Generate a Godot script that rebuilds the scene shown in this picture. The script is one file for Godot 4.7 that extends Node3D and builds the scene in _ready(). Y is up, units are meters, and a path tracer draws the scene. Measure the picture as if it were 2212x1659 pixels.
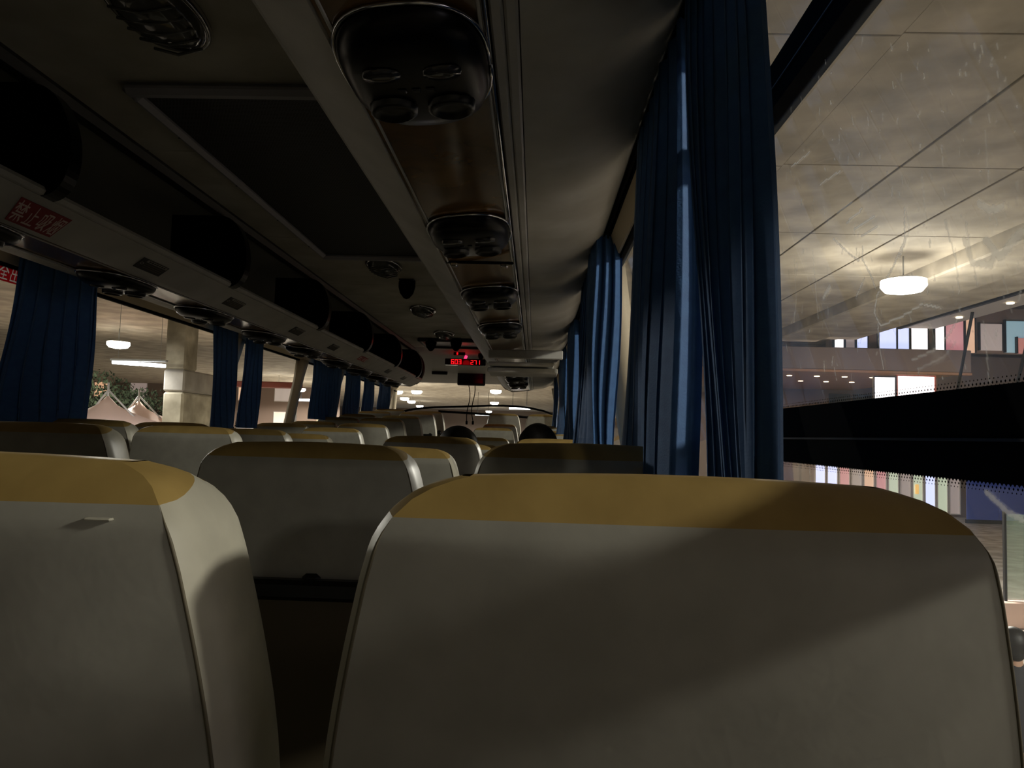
extends Node3D
# Night coach interior. x to the right, y up, the coach faces -z. EYE is the height of the camera.
const EYE := 2.85
const FLOOR := 1.65
var M := {}
var used := {}
var rng := RandomNumberGenerator.new()

# ------------------------------------------------------------------ helpers
func V(x: float, h: float, d: float) -> Vector3:
	return Vector3(x, EYE + h, -d)

func S() -> SurfaceTool:
	var s := SurfaceTool.new()
	s.begin(Mesh.PRIMITIVE_TRIANGLES)
	return s

func numbered(n: String) -> String:
	var k: int = used.get(n, 0)
	used[n] = k + 1
	return n if k == 0 else "%s_%03d" % [n, k]

func tag(o: Node, label: String, category: String, group := "") -> Node:
	o.set_meta("label", label)
	o.set_meta("category", category)
	if group != "":
		o.set_meta("group", group)
	return o

func thing(called: String, label: String, category: String, at := Vector3.ZERO, turn := 0.0, group := "") -> Node3D:
	var o := Node3D.new()
	o.name = numbered(called)
	add_child(o)
	o.position = at
	o.rotation.y = turn
	tag(o, label, category, group)
	return o

func obj(called: String, s, m: Material, parent: Node = self, label := "") -> MeshInstance3D:
	var o := MeshInstance3D.new()
	if s is SurfaceTool:
		s.generate_normals()
		o.mesh = s.commit()
	else:
		o.mesh = s
	o.material_override = m
	o.cast_shadow = GeometryInstance3D.SHADOW_CASTING_SETTING_ON
	if parent == self:
		o.name = numbered(called)
		add_child(o)
	else:
		o.name = called
		parent.add_child(o, true)
	if label != "":
		o.set_meta("label", label)
	return o

func struct(called: String, s, m: Material) -> MeshInstance3D:
	var o := obj(called, s, m)
	o.set_meta("kind", "structure")
	return o

func base(called: String) -> Node3D:
	var o := Node3D.new()
	o.name = numbered(called)
	add_child(o)
	o.set_meta("kind", "structure")
	return o

func tri(s: SurfaceTool, a: Vector3, b: Vector3, c: Vector3) -> void:
	s.add_vertex(a); s.add_vertex(b); s.add_vertex(c)

func quad(s: SurfaceTool, a: Vector3, b: Vector3, c: Vector3, d: Vector3) -> void:
	s.set_uv(Vector2(0, 1)); s.add_vertex(a)
	s.set_uv(Vector2(0, 0)); s.add_vertex(b)
	s.set_uv(Vector2(1, 0)); s.add_vertex(c)
	s.set_uv(Vector2(0, 1)); s.add_vertex(a)
	s.set_uv(Vector2(1, 0)); s.add_vertex(c)
	s.set_uv(Vector2(1, 1)); s.add_vertex(d)

func box(s: SurfaceTool, lo: Vector3, hi: Vector3, r := 0.0, t := Transform3D()) -> void:
	# chamfered box
	s.set_smooth_group(-1)
	var c := (lo + hi) / 2.0
	var e := (hi - lo).abs() / 2.0
	r = minf(r, minf(e.x, minf(e.y, e.z)) * 0.9)
	var p := func(sx: float, sy: float, sz: float, ax: int) -> Vector3:
		var k := Vector3(e.x - r, e.y - r, e.z - r)
		k[ax] = e[ax]
		return t * (c + Vector3(k.x * sx, k.y * sy, k.z * sz))
	for ax in 3:
		var b1 := (ax + 1) % 3
		var b2 := (ax + 2) % 3
		for sg in [-1.0, 1.0]:
			var q := []
			for w in [[-1, -1], [-1, 1], [1, 1], [1, -1]]:
				var v := Vector3()
				v[ax] = sg
				v[b1] = w[0]
				v[b2] = w[1]
				q.append(p.call(v.x, v.y, v.z, ax))
			if sg > 0: quad(s, q[0], q[1], q[2], q[3])
			else: quad(s, q[3], q[2], q[1], q[0])
	if r <= 0.0:
		return
	for ax in 3:   # the twelve edges run along ax
		var b1 := (ax + 1) % 3
		var b2 := (ax + 2) % 3
		for s1 in [-1.0, 1.0]:
			for s2 in [-1.0, 1.0]:
				var v0 := Vector3(); var v1 := Vector3()
				v0[ax] = -1; v1[ax] = 1
				v0[b1] = s1; v1[b1] = s1
				v0[b2] = s2; v1[b2] = s2
				var q0: Vector3 = p.call(v0.x, v0.y, v0.z, b1)
				var q1: Vector3 = p.call(v0.x, v0.y, v0.z, b2)
				var q2: Vector3 = p.call(v1.x, v1.y, v1.z, b2)
				var q3: Vector3 = p.call(v1.x, v1.y, v1.z, b1)
				if s1 * s2 < 0: quad(s, q0, q1, q2, q3)
				else: quad(s, q3, q2, q1, q0)
	for sx in [-1.0, 1.0]:
		for sy in [-1.0, 1.0]:
			for sz in [-1.0, 1.0]:
				var q0: Vector3 = p.call(sx, sy, sz, 0)
				var q1: Vector3 = p.call(sx, sy, sz, 1)
				var q2: Vector3 = p.call(sx, sy, sz, 2)
				if sx * sy * sz > 0: tri(s, q0, q2, q1)
				else: tri(s, q0, q1, q2)

func bx(x0: float, x1: float, h0: float, h1: float, d0: float, d1: float, r := 0.0) -> SurfaceTool:
	var s := S()
	box(s, V(x0, h0, d1), V(x1, h1, d0), r)
	return s

func tube(s: SurfaceTool, path: Array, r, n := 8) -> void:
	# round tube through the points; r is a number or one radius per point
	s.set_smooth_group(0)
	var rings := []
	var up := Vector3.UP
	for i in path.size():
		var dir: Vector3 = (path[mini(i + 1, path.size() - 1)] - path[maxi(i - 1, 0)]).normalized()
		if absf(dir.dot(up)) > 0.95: up = Vector3.RIGHT
		var a := dir.cross(up).normalized()
		var b := dir.cross(a).normalized()
		up = -b if (-b).dot(up) > 0 else b
		var rr: float = r[i] if r is Array else r
		var ring := []
		for k in n:
			var w := TAU * k / n
			ring.append(path[i] + (a * cos(w) + b * sin(w)) * rr)
		rings.append(ring)
	for i in path.size() - 1:
		for k in n:
			quad(s, rings[i][k], rings[i + 1][k], rings[i + 1][(k + 1) % n], rings[i][(k + 1) % n])
	for k in range(1, n - 1):
		tri(s, rings[0][0], rings[0][k], rings[0][k + 1])
		tri(s, rings[-1][0], rings[-1][k + 1], rings[-1][k])

func rings_mesh(s: SurfaceTool, rings: Array, closed := true, cap0 := true, cap1 := true) -> void:
	s.set_smooth_group(0)
	var n: int = rings[0].size()
	for i in rings.size() - 1:
		for k in (n if closed else n - 1):
			quad(s, rings[i][k], rings[i][(k + 1) % n], rings[i + 1][(k + 1) % n], rings[i + 1][k])
	if cap0: fan(s, rings[0], true)
	if cap1: fan(s, rings[-1], false)

func fan(s: SurfaceTool, ring: Array, flip: bool) -> void:
	var c := Vector3()
	for p in ring: c += p
	c /= ring.size()
	for k in ring.size():
		if flip: tri(s, c, ring[(k + 1) % ring.size()], ring[k])
		else: tri(s, c, ring[k], ring[(k + 1) % ring.size()])

func oval(cx: float, h: float, d: float, a: float, b: float, n := 40, pw := 2.0) -> Array:
	# ring in the horizontal plane: half width a across the coach, half length b along it
	var r := []
	for k in n:
		var w := TAU * k / n
		r.append(V(cx + a * signf(cos(w)) * pow(absf(cos(w)), 2.0 / pw), h, d + b * signf(sin(w)) * pow(absf(sin(w)), 2.0 / pw)))
	return r

func sweep(s: SurfaceTool, prof: Array, d0: float, d1: float, smooth := false) -> void:
	# closed section (x, h) drawn along the coach from d0 to d1
	var pp := PackedVector2Array(prof)
	if Geometry2D.is_polygon_clockwise(pp): pp.reverse()
	s.set_smooth_group(0 if smooth else -1)
	var n := pp.size()
	for k in n:
		var a := pp[k]
		var b := pp[(k + 1) % n]
		quad(s, V(a.x, a.y, d0), V(a.x, a.y, d1), V(b.x, b.y, d1), V(b.x, b.y, d0))
	s.set_smooth_group(-1)
	var t := Geometry2D.triangulate_polygon(pp)
	for k in range(0, t.size(), 3):
		var a := pp[t[k]]; var b := pp[t[k + 1]]; var c := pp[t[k + 2]]
		tri(s, V(a.x, a.y, d0), V(b.x, b.y, d0), V(c.x, c.y, d0))
		tri(s, V(a.x, a.y, d1), V(c.x, c.y, d1), V(b.x, b.y, d1))

func shell(prof: Array, off: Vector2, d0: float, d1: float, smooth := true, steps := 1) -> SurfaceTool:
	# open section (x, h) thickened by off, along the coach
	var s := S()
	for k in prof.size() - 1:
		s.set_smooth_group(0 if smooth else -1)
		quad(s, V(prof[k].x, prof[k].y, d0), V(prof[k].x, prof[k].y, d1), V(prof[k + 1].x, prof[k + 1].y, d1), V(prof[k + 1].x, prof[k + 1].y, d0))
	for k in prof.size() - 1:
		var a: Vector2 = prof[k] + off
		var b: Vector2 = prof[k + 1] + off
		s.set_smooth_group(1 if smooth else -1)
		quad(s, V(a.x, a.y, d0), V(b.x, b.y, d0), V(b.x, b.y, d1), V(a.x, a.y, d1))
	s.set_smooth_group(-1)
	for e in [prof[0], prof[-1]]:
		quad(s, V(e.x, e.y, d0), V(e.x + off.x, e.y + off.y, d0), V(e.x + off.x, e.y + off.y, d1), V(e.x, e.y, d1))
	for d in [d0, d1]:
		for k in prof.size() - 1:
			quad(s, V(prof[k].x, prof[k].y, d), V(prof[k].x + off.x, prof[k].y + off.y, d), V(prof[k + 1].x + off.x, prof[k + 1].y + off.y, d), V(prof[k + 1].x, prof[k + 1].y, d))
	return s

func mat(called: String, c: Color, rough := 0.7, metal := 0.0, spec := 0.5) -> StandardMaterial3D:
	var m := StandardMaterial3D.new()
	m.resource_name = called
	m.albedo_color = c
	m.roughness = rough
	m.metallic = metal
	m.metallic_specular = spec
	M[called] = m
	return m

func glow(called: String, c: Color, e: float) -> StandardMaterial3D:
	var m := mat(called, Color(0.8, 0.8, 0.8), 0.5)
	m.emission_enabled = true
	m.emission = c
	m.emission_energy_multiplier = e
	return m

func noise_tex(freq: float, a: Color, b: Color, sd: int, size := 512, octaves := 5, mid := 0.5) -> NoiseTexture2D:
	var n := FastNoiseLite.new()
	n.seed = sd
	n.frequency = freq
	n.fractal_octaves = octaves
	var g := Gradient.new()
	g.offsets = PackedFloat32Array([mid - 0.35, mid + 0.35])
	g.colors = PackedColorArray([a, b])
	var t := NoiseTexture2D.new()
	t.width = size
	t.height = size
	t.seamless = true
	t.noise = n
	t.color_ramp = g
	return t

func tri_tex(m: StandardMaterial3D, t: Texture2D, scale: float, bump := 0.0, bt: Texture2D = null) -> void:
	m.albedo_texture = t
	m.uv1_triplanar = true
	m.uv1_world_triplanar = true
	m.uv1_scale = Vector3.ONE * scale
	if bump > 0.0:
		m.heightmap_enabled = true
		m.heightmap_texture = bt if bt else t
		m.heightmap_scale = bump

func spot_light(at: Vector3, e: float, c: Color, size: float) -> void:
	var l := SpotLight3D.new()
	l.name = "high_bay_light"
	add_child(l, true)
	l.look_at_from_position(at, at + Vector3.DOWN, Vector3.FORWARD)
	l.light_energy = e
	l.light_color = c
	l.light_size = size
	l.spot_angle = 87.0
	l.spot_angle_attenuation = 0.1
	l.spot_range = 150.0
	l.spot_attenuation = 2.0
	l.shadow_enabled = true

func lamp_light(at: Vector3, e: float, c: Color, size: float) -> void:
	var l := OmniLight3D.new()
	l.name = "lamp_light"
	add_child(l, true)
	l.position = at
	l.light_energy = e
	l.light_color = c
	l.light_size = size
	l.omni_range = 120.0
	l.omni_attenuation = 2.0
	l.shadow_enabled = true

func area_light(at: Vector3, look: Vector3, size: Vector2, e: float, c: Color) -> void:
	var l := AreaLight3D.new()
	l.name = "panel_light"
	add_child(l, true)
	l.look_at_from_position(at, at + look, Vector3.UP if absf(look.normalized().y) < 0.9 else Vector3.RIGHT)
	l.area_size = size
	l.light_energy = e
	l.light_color = c
	l.shadow_enabled = true

# ------------------------------------------------------------------ main
func _ready() -> void:
	rng.seed = 7
	setup_camera()
	make_materials()
	outside_lights()
	coach_shell()
	racks()
	windows()
	ceiling_fittings()
	seats()
	curtains()
	people()
	front_end()
	signs()
	station()
	right_town()
	left_yard()
	ahead()

func setup_camera() -> void:
	var f := 1661.0
	var r := 0.028
	var back := -Vector3((1156.0 - 1106.0) / f, -(942.0 - 829.5) / f, -1.0).normalized()   # the coach's +z seen from the camera
	var right := Vector3(cos(r), -sin(r), 0.0)
	right = (right - back * right.dot(back)).normalized()
	var up := back.cross(right)
	var cam := Camera3D.new()
	cam.name = "camera"
	add_child(cam)
	cam.transform = Transform3D(Basis(right, up, back).transposed(), Vector3(0.928, EYE, 0.0))
	cam.fov = rad_to_deg(2.0 * atan(829.5 / f))
	cam.near = 0.02
	cam.far = 400.0
	cam.current = true
	var we := WorldEnvironment.new()
	we.name = "environment"
	var env := Environment.new()
	env.background_mode = Environment.BG_COLOR
	env.background_color = Color(0.035, 0.035, 0.05)
	env.background_energy_multiplier = 1.0
	env.tonemap_mode = Environment.TONE_MAPPER_LINEAR
	env.tonemap_exposure = 1.0
	env.sdfgi_enabled = true
	env.ssao_enabled = true
	env.ssil_enabled = true
	we.environment = env
	add_child(we)

func outside_lights() -> void:
	# high bay lamps under the concrete deck: each a fitting and a light
	var warm := Color(1.0, 0.985, 0.93)
	var spots := [
		[7.2, 0.0, 36.0, "right, level with the rear seats"],
		[7.2, -14.5, 15.0, "right, far behind the rear seats"],
		[7.2, 13.3, 75.0, "brightest one, seen through the right rear window"],
		[7.2, 28.0, 70.0, "far ahead towards the shops"],
		[-13.6, 26.1, 110.0, "beside the wide left curtain"],
		[-12.0, 9.0, 45.0, "left of the coach over the yard"],
		[-8.7, 53.0, 60.0, "nearest left one behind the windscreen"],
		[-7.2, 52.0, 40.0, "small one right of the nearest left one ahead"],
		[-9.9, 63.0, 60.0, "second left one behind the windscreen"],
		[-10.3, 69.0, 60.0, "third left one behind the windscreen"],
		[-11.2, 80.0, 60.0, "fourth left one behind the windscreen"],
		[-1.66, 49.0, 60.0, "right of the cables behind the windscreen"],
		[-2.7, 67.0, 55.0, "farther one below and right of the cables"],
		[-4.7, 92.0, 60.0, "farthest one right of the cables"],
		[-15.0, 47.0, 70.0, "upper one in the third left window"],
		[-15.5, 53.0, 70.0, "right one in the third left window"],
	]
	for p in spots:
		var t := thing("deck_lamp", "white high bay lamp under the deck, " + p[3], "lamp", V(p[0], 2.75, p[1]), 0.0, "high bay lamps under the deck")
		var rod := S()
		tube(rod, [Vector3(0, 0.12, 0), Vector3(0, 0.56, 0)], 0.012, 6)
		obj("hanger", rod, M.lamp_housing, t)
		var s := S()
		var rg := []
		for q in [[0.12, 0.16], [0.22, 0.15], [0.30, 0.11], [0.36, 0.09]]:
			var ring := []
			for k in 24: ring.append(Vector3(cos(TAU * k / 24) * q[0], q[1], sin(TAU * k / 24) * q[0]))
			rg.append(ring)
		rings_mesh(s, rg, true, true, false)
		obj("housing", s, M.lamp_housing, t)
		var g := S()
		var gr := []
		for q in [[0.365, 0.10], [0.37, 0.0], [0.30, -0.09], [0.10, -0.13]]:
			var ring := []
			for k in 24: ring.append(Vector3(cos(TAU * k / 24) * q[0], q[1], sin(TAU * k / 24) * q[0]))
			gr.append(ring)
		rings_mesh(g, gr, true, true, true)
		obj("lamp_lens", g, M.lamp_glow, t)
		spot_light(V(p[0], 2.52, p[1]), p[2], warm, 0.3)
		if p[3].begins_with("brightest") or p[1] > 45.0:
			lamp_light(V(p[0], 2.15, p[1]), 6.0 if p[1] < 45.0 else 2.0, warm, 0.5)

func make_materials() -> void:
	lamp_mats()
	var vin := mat("vinyl", Color8(168, 165, 152), 0.48)
	tri_tex(vin, noise_tex(0.012, Color(0.93, 0.93, 0.93), Color(1, 1, 1), 3), 2.2, 0.006, noise_tex(0.09, Color.BLACK, Color.WHITE, 4))
	var side := mat("side_vinyl", Color8(196, 191, 172), 0.42)
	tri_tex(side, noise_tex(0.012, Color(0.88, 0.88, 0.88), Color(1, 1, 1), 5), 2.0, 0.008, noise_tex(0.05, Color.BLACK, Color.WHITE, 6))
	var yel := mat("yellow_vinyl", Color8(178, 150, 88), 0.5)
	tri_tex(yel, noise_tex(0.01, Color(0.9, 0.89, 0.87), Color(1, 1, 1), 8), 2.5, 0.008, noise_tex(0.07, Color.BLACK, Color.WHITE, 9))
	mat("piping", Color8(96, 88, 68), 0.6)
	mat("lower_cloth", Color8(86, 76, 56), 0.85)
	mat("black_plastic", Color8(14, 14, 14), 0.35)
	mat("gloss_black", Color8(7, 7, 8), 0.3, 0.0, 0.3)
	mat("satin_black", Color8(7, 7, 7), 0.85, 0.0, 0.15)
	mat("dark_metal", Color8(50, 50, 52), 0.4, 0.8)
	mat("chrome", Color8(205, 205, 210), 0.12, 1.0)
	var cl := mat("ceiling_panel", Color8(190, 187, 174), 0.62)
	tri_tex(cl, noise_tex(0.006, Color(0.86, 0.85, 0.82), Color(1, 1, 1), 11), 0.8)
	mat("dark_ceiling_trim", Color8(34, 33, 31), 0.5)
	var rk := mat("rack_plastic", Color8(186, 184, 178), 0.5)
	tri_tex(rk, noise_tex(0.008, Color(0.9, 0.9, 0.9), Color(1, 1, 1), 12), 0.9)
	mat("rack_inner", Color8(118, 117, 108), 0.8)
	var cv := mat("cove_panel", Color8(200, 198, 190), 0.62)
	tri_tex(cv, noise_tex(0.007, Color(0.86, 0.85, 0.83), Color(1, 1, 1), 13), 0.9)
	var st := mat("brown_strip", Color8(112, 84, 46), 0.16)
	tri_tex(st, noise_tex(0.008, Color(0.8, 0.78, 0.74), Color(1, 1, 1), 14), 1.3)
	mat("grille_frame", Color8(150, 148, 154), 0.45)
	var gm := mat("grille_mesh", Color8(60, 60, 60), 0.6)
	gm.albedo_texture = grille_image()
	gm.uv1_triplanar = true
	gm.uv1_world_triplanar = true
	gm.uv1_scale = Vector3.ONE * 12.0
	mat("wall_panel", Color8(150, 143, 128), 0.6)
	mat("pillar", Color8(206, 190, 160), 0.6)
	mat("floor_vinyl", Color8(50, 49, 47), 0.6)
	var cu := mat("curtain", Color8(56, 100, 150), 0.7)
	tri_tex(cu, noise_tex(0.02, Color(0.85, 0.86, 0.9), Color(1, 1, 1), 15), 3.0, 0.03, noise_tex(0.14, Color.BLACK, Color.WHITE, 16))
	cu.rim_enabled = true
	cu.rim = 0.35
	cu.rim_tint = 0.5
	cu.backlight_enabled = true
	cu.backlight = Color(0.06, 0.09, 0.13)
	mat("red_print", Color8(168, 22, 34), 0.5)
	mat("label_black", Color8(24, 24, 26), 0.5)
	var gl := mat("clear_glass", Color(0.9, 0.95, 0.95, 0.06), 0.03)
	gl.transparency = BaseMaterial3D.TRANSPARENCY_ALPHA
	var co := mat("concrete", Color8(186, 178, 164), 0.85)
	tri_tex(co, noise_tex(0.006, Color(0.8, 0.79, 0.77), Color(1, 0.99, 0.97), 21, 1024, 6), 0.16, 0.3, noise_tex(0.03, Color.BLACK, Color.WHITE, 22))
	var co2 := mat("concrete_pale", Color8(196, 184, 156), 0.85)
	tri_tex(co2, noise_tex(0.006, Color(0.7, 0.69, 0.66), Color(1, 1, 1), 23, 512, 6), 0.3)
	var gd := mat("paving", Color8(178, 170, 160), 0.8)
	tri_tex(gd, noise_tex(0.01, Color(0.7, 0.68, 0.66), Color(1, 1, 1), 24, 512, 6), 0.25)
	mat("facade", Color8(128, 108, 96), 0.7)
	mat("fascia", Color8(112, 98, 92), 0.6)
	mat("soffit", Color8(150, 112, 84), 0.6)
	mat("shop_wall", Color8(120, 100, 88), 0.7)
	mat("dark_glass", Color8(52, 56, 62), 0.15)
	mat("blue_hoarding", Color8(62, 82, 168), 0.5)
	mat("white_metal", Color8(210, 206, 204), 0.5)
	mat("tent_cloth", Color8(226, 196, 182), 0.7)
	mat("bark", Color8(80, 66, 50), 0.9)
	var lf := mat("leaf", Color8(22, 27, 18), 0.95, 0.0, 0.1)
	lf.backlight_enabled = true
	lf.backlight = Color(0.02, 0.03, 0.015)
	mat("red_awning", Color8(170, 84, 66), 0.6)
	mat("hair", Color8(18, 15, 13), 0.5)
	mat("skin", Color8(200, 158, 130), 0.55)
	mat("grey_jacket", Color8(58, 58, 62), 0.85)
	mat("dark_cloth", Color8(48, 46, 50), 0.9)
	mat("beige_trousers", Color8(176, 156, 134), 0.85)
	mat("screen_off", Color8(12, 12, 13), 0.15)
	mat("dash", Color8(40, 39, 38), 0.7)

func lamp_mats() -> void:
	glow("lamp_glow", Color(1.0, 0.97, 0.9), 14.0)
	glow("tube_glow", Color(0.95, 0.97, 1.0), 6.0)
	glow("white_sign", Color(1.0, 0.95, 0.95), 2.6)
	glow("pink_sign", Color(0.75, 0.42, 0.46), 0.8)
	glow("cool_window", Color(0.78, 0.82, 1.0), 1.3)
	glow("warm_window", Color(0.95, 0.72, 0.55), 0.7)
	glow("dim_window", Color(0.6, 0.52, 0.5), 0.55)
	glow("green_window", Color(0.72, 0.78, 0.66), 0.8)
	glow("yellow_window", Color(1.0, 0.75, 0.2), 0.8)
	glow("poster_blue", Color(0.45, 0.7, 0.78), 0.5)
	glow("poster_red", Color(0.75, 0.22, 0.16), 0.5)
	glow("downlight", Color(1.0, 0.9, 0.72), 8.0)
	glow("led_red", Color(1.0, 0.03, 0.08), 1.6)
	glow("led_pink", Color(1.0, 0.25, 0.5), 1.1)
	mat("lamp_housing", Color8(180, 180, 176), 0.5)
	mat("console_lens", Color8(48, 48, 50), 0.15)
	mat("lamp_lens", Color8(84, 84, 80), 0.08)
	var mk := mat("milky", Color(0.75, 0.85, 0.78, 0.3), 0.3)
	mk.transparency = BaseMaterial3D.TRANSPARENCY_ALPHA

func grille_image() -> ImageTexture:
	var im := Image.create(128, 128, false, Image.FORMAT_RGB8)
	im.fill(Color(1, 1, 1))
	for row in 8:
		for c in 8:
			var o := Vector2(c * 16 + (8 if row % 2 else 0), row * 16 + 8)
			for y in range(-6, 7):
				for x in range(-6, 7):
					if x * x + y * y < 34:
						im.set_pixel(posmod(int(o.x) + x, 128), posmod(int(o.y) + y, 128), Color(0.06, 0.06, 0.06))
	return ImageTexture.create_from_image(im)

# ------------------------------------------------------------------ coach shell
const D0 := -1.35      # rear wall
const D1 := 11.7       # windscreen
func gx(h: float) -> float:      # glass plane
	return 1.328 - 0.18 * h

func coach_shell() -> void:
	# floor, with the rise towards the front seats
	var s := S()
	var fl := base("floor")
	var lv := [[D0, 0.0], [6.0, 0.0], [10.2, 0.3], [D1, 0.3]]
	s.set_smooth_group(-1)
	for k in 3:
		var a: float = lv[k][0]; var b: float = lv[k + 1][0]
		var ha: float = FLOOR - EYE + lv[k][1]; var hb: float = FLOOR - EYE + lv[k + 1][1]
		quad(s, V(-1.34, ha, a), V(-1.34, hb, b), V(1.34, hb, b), V(1.34, ha, a))
		quad(s, V(-1.34, ha - 0.35, a), V(1.34, ha - 0.35, a), V(1.34, hb - 0.35, b), V(-1.34, hb - 0.35, b))
	obj("floor_panel", s, M.floor_vinyl, fl)
	# centre ceiling: panels with joints
	var ce := base("ceiling")
	var js := [D0, 0.1, 1.4, 2.69, 3.9, 5.14, 6.36, 7.6, 8.85]
	for k in js.size() - 1:
		obj("ceiling_panel", bx(-0.535, 0.535, 0.996, 1.02, js[k] + 0.003, js[k + 1] - 0.003, 0.003), M.ceiling_panel, ce)
	obj("roof_skin", bx(-1.0, 1.0, 1.024, 1.10, D0, D1 + 0.2), M.rack_inner, ce)
	# sloped front dome down to the windscreen top
	var dome := shell([Vector2(0, 0), Vector2(1, 1)], Vector2.ZERO, 0, 0)
	dome = S()
	var pts := [[8.85, 0.996], [9.3, 0.975], [10.0, 0.92], [10.8, 0.84], [11.45, 0.775], [11.7, 0.77]]
	for k in pts.size() - 1:
		dome.set_smooth_group(0)
		quad(dome, V(-1.25, pts[k][1], pts[k][0]), V(-1.25, pts[k + 1][1], pts[k + 1][0]), V(1.25, pts[k + 1][1], pts[k + 1][0]), V(1.25, pts[k][1], pts[k][0]))
	struct("ceiling_front", dome, mat("dome_plastic", Color8(138, 134, 126), 0.6))
	for sd in [-1.0, 1.0]:
		var nm := "left" if sd < 0 else "right"
		# dark trim where ceiling meets the luggage rack
		var tr := S()
		sweep(tr, [Vector2(0.52 * sd, 0.962), Vector2(0.56 * sd, 0.962), Vector2(0.56 * sd, 1.0), Vector2(0.505 * sd, 1.0), Vector2(0.505 * sd, 0.985)], D0, 9.3)
		struct("trim_1" if sd < 0 else "trim_2", tr, M.dark_ceiling_trim)
		# rack back and upper side wall
		var w := base("wall_" + nm)
		obj("upper_panel", shell([Vector2(0.56 * sd, 0.99), Vector2(0.85 * sd, 0.985), Vector2(1.06 * sd, 0.93), Vector2(1.16 * sd, 0.84), Vector2(1.20 * sd, 0.70)], Vector2(0.06 * sd, 0.07), D0, D1), M.rack_inner, w)
		var hd := S()      # header between the curtain rail and the glass
		sweep(hd, [Vector2(1.165 * sd, 0.70), Vector2(1.195 * sd, 0.632), Vector2(gx(0.632) * sd + 0.03 * sd, 0.632), Vector2(1.27 * sd, 0.70)], D0, D1)
		obj("window_header", hd, M.pillar, w)
		obj("lower_panel", shell([Vector2(gx(-0.36) * sd - 0.05 * sd, -0.36), Vector2(1.30 * sd, -0.6), Vector2(1.30 * sd, FLOOR - EYE - 0.2)], Vector2(0.07 * sd, 0.0), D0, D1), M.wall_panel, w)
		var sill := S()
		sweep(sill, [Vector2(gx(-0.36) * sd - 0.06 * sd, -0.36), Vector2(gx(-0.36) * sd - 0.06 * sd, -0.40), Vector2(gx(-0.36) * sd + 0.04 * sd, -0.40), Vector2(gx(-0.36) * sd + 0.04 * sd, -0.36)], D0, D1)
		obj("window_sill", sill, M.wall_panel, w)
		var at: Array = [0.55, 3.2, 5.36, 6.92, 8.25, 9.75, 11.2] if sd < 0 else [-1.2, 2.85, 5.3, 7.8, 10.2]
		for d in at:
			var ps := S()
			var wd := 0.06
			for e in [[-0.36, 0.632]]:
				var lo: float = e[0]; var hi: float = e[1]
				var prof := []
				for k in 7:
					var h: float = lerpf(lo, hi, k / 6.0)
					var ww := wd + 0.05 * pow(absf(k / 3.0 - 1.0), 6.0)
					var xi: float = (gx(h) - (0.085 if sd > 0 else 0.04)) * sd
					var xo: float = (gx(h) + 0.02) * sd
					prof.append([V(xi, h, d - ww * 0.8), V(xo, h, d - ww), V(xo, h, d + ww), V(xi, h, d + ww * 0.8)])
				rings_mesh(ps, prof, true, true, true)
			obj("window_pillar", ps, M.pillar, w)
	var rear := S()
	sweep(rear, [Vector2(-1.36, FLOOR - EYE - 0.3), Vector2(1.36, FLOOR - EYE - 0.3), Vector2(1.36, 0.0), Vector2(1.22, 0.8), Vector2(1.0, 1.05), Vector2(-1.0, 1.05), Vector2(-1.22, 0.8), Vector2(-1.36, 0.0)], D0 - 0.08, D0)
	struct("wall_rear", rear, M.dash)
	var fr := bx(-1.34, 1.34, FLOOR - EYE - 0.3, -0.25, D1, D1 + 0.12)
	struct("wall_front", fr, M.dash)

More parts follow.
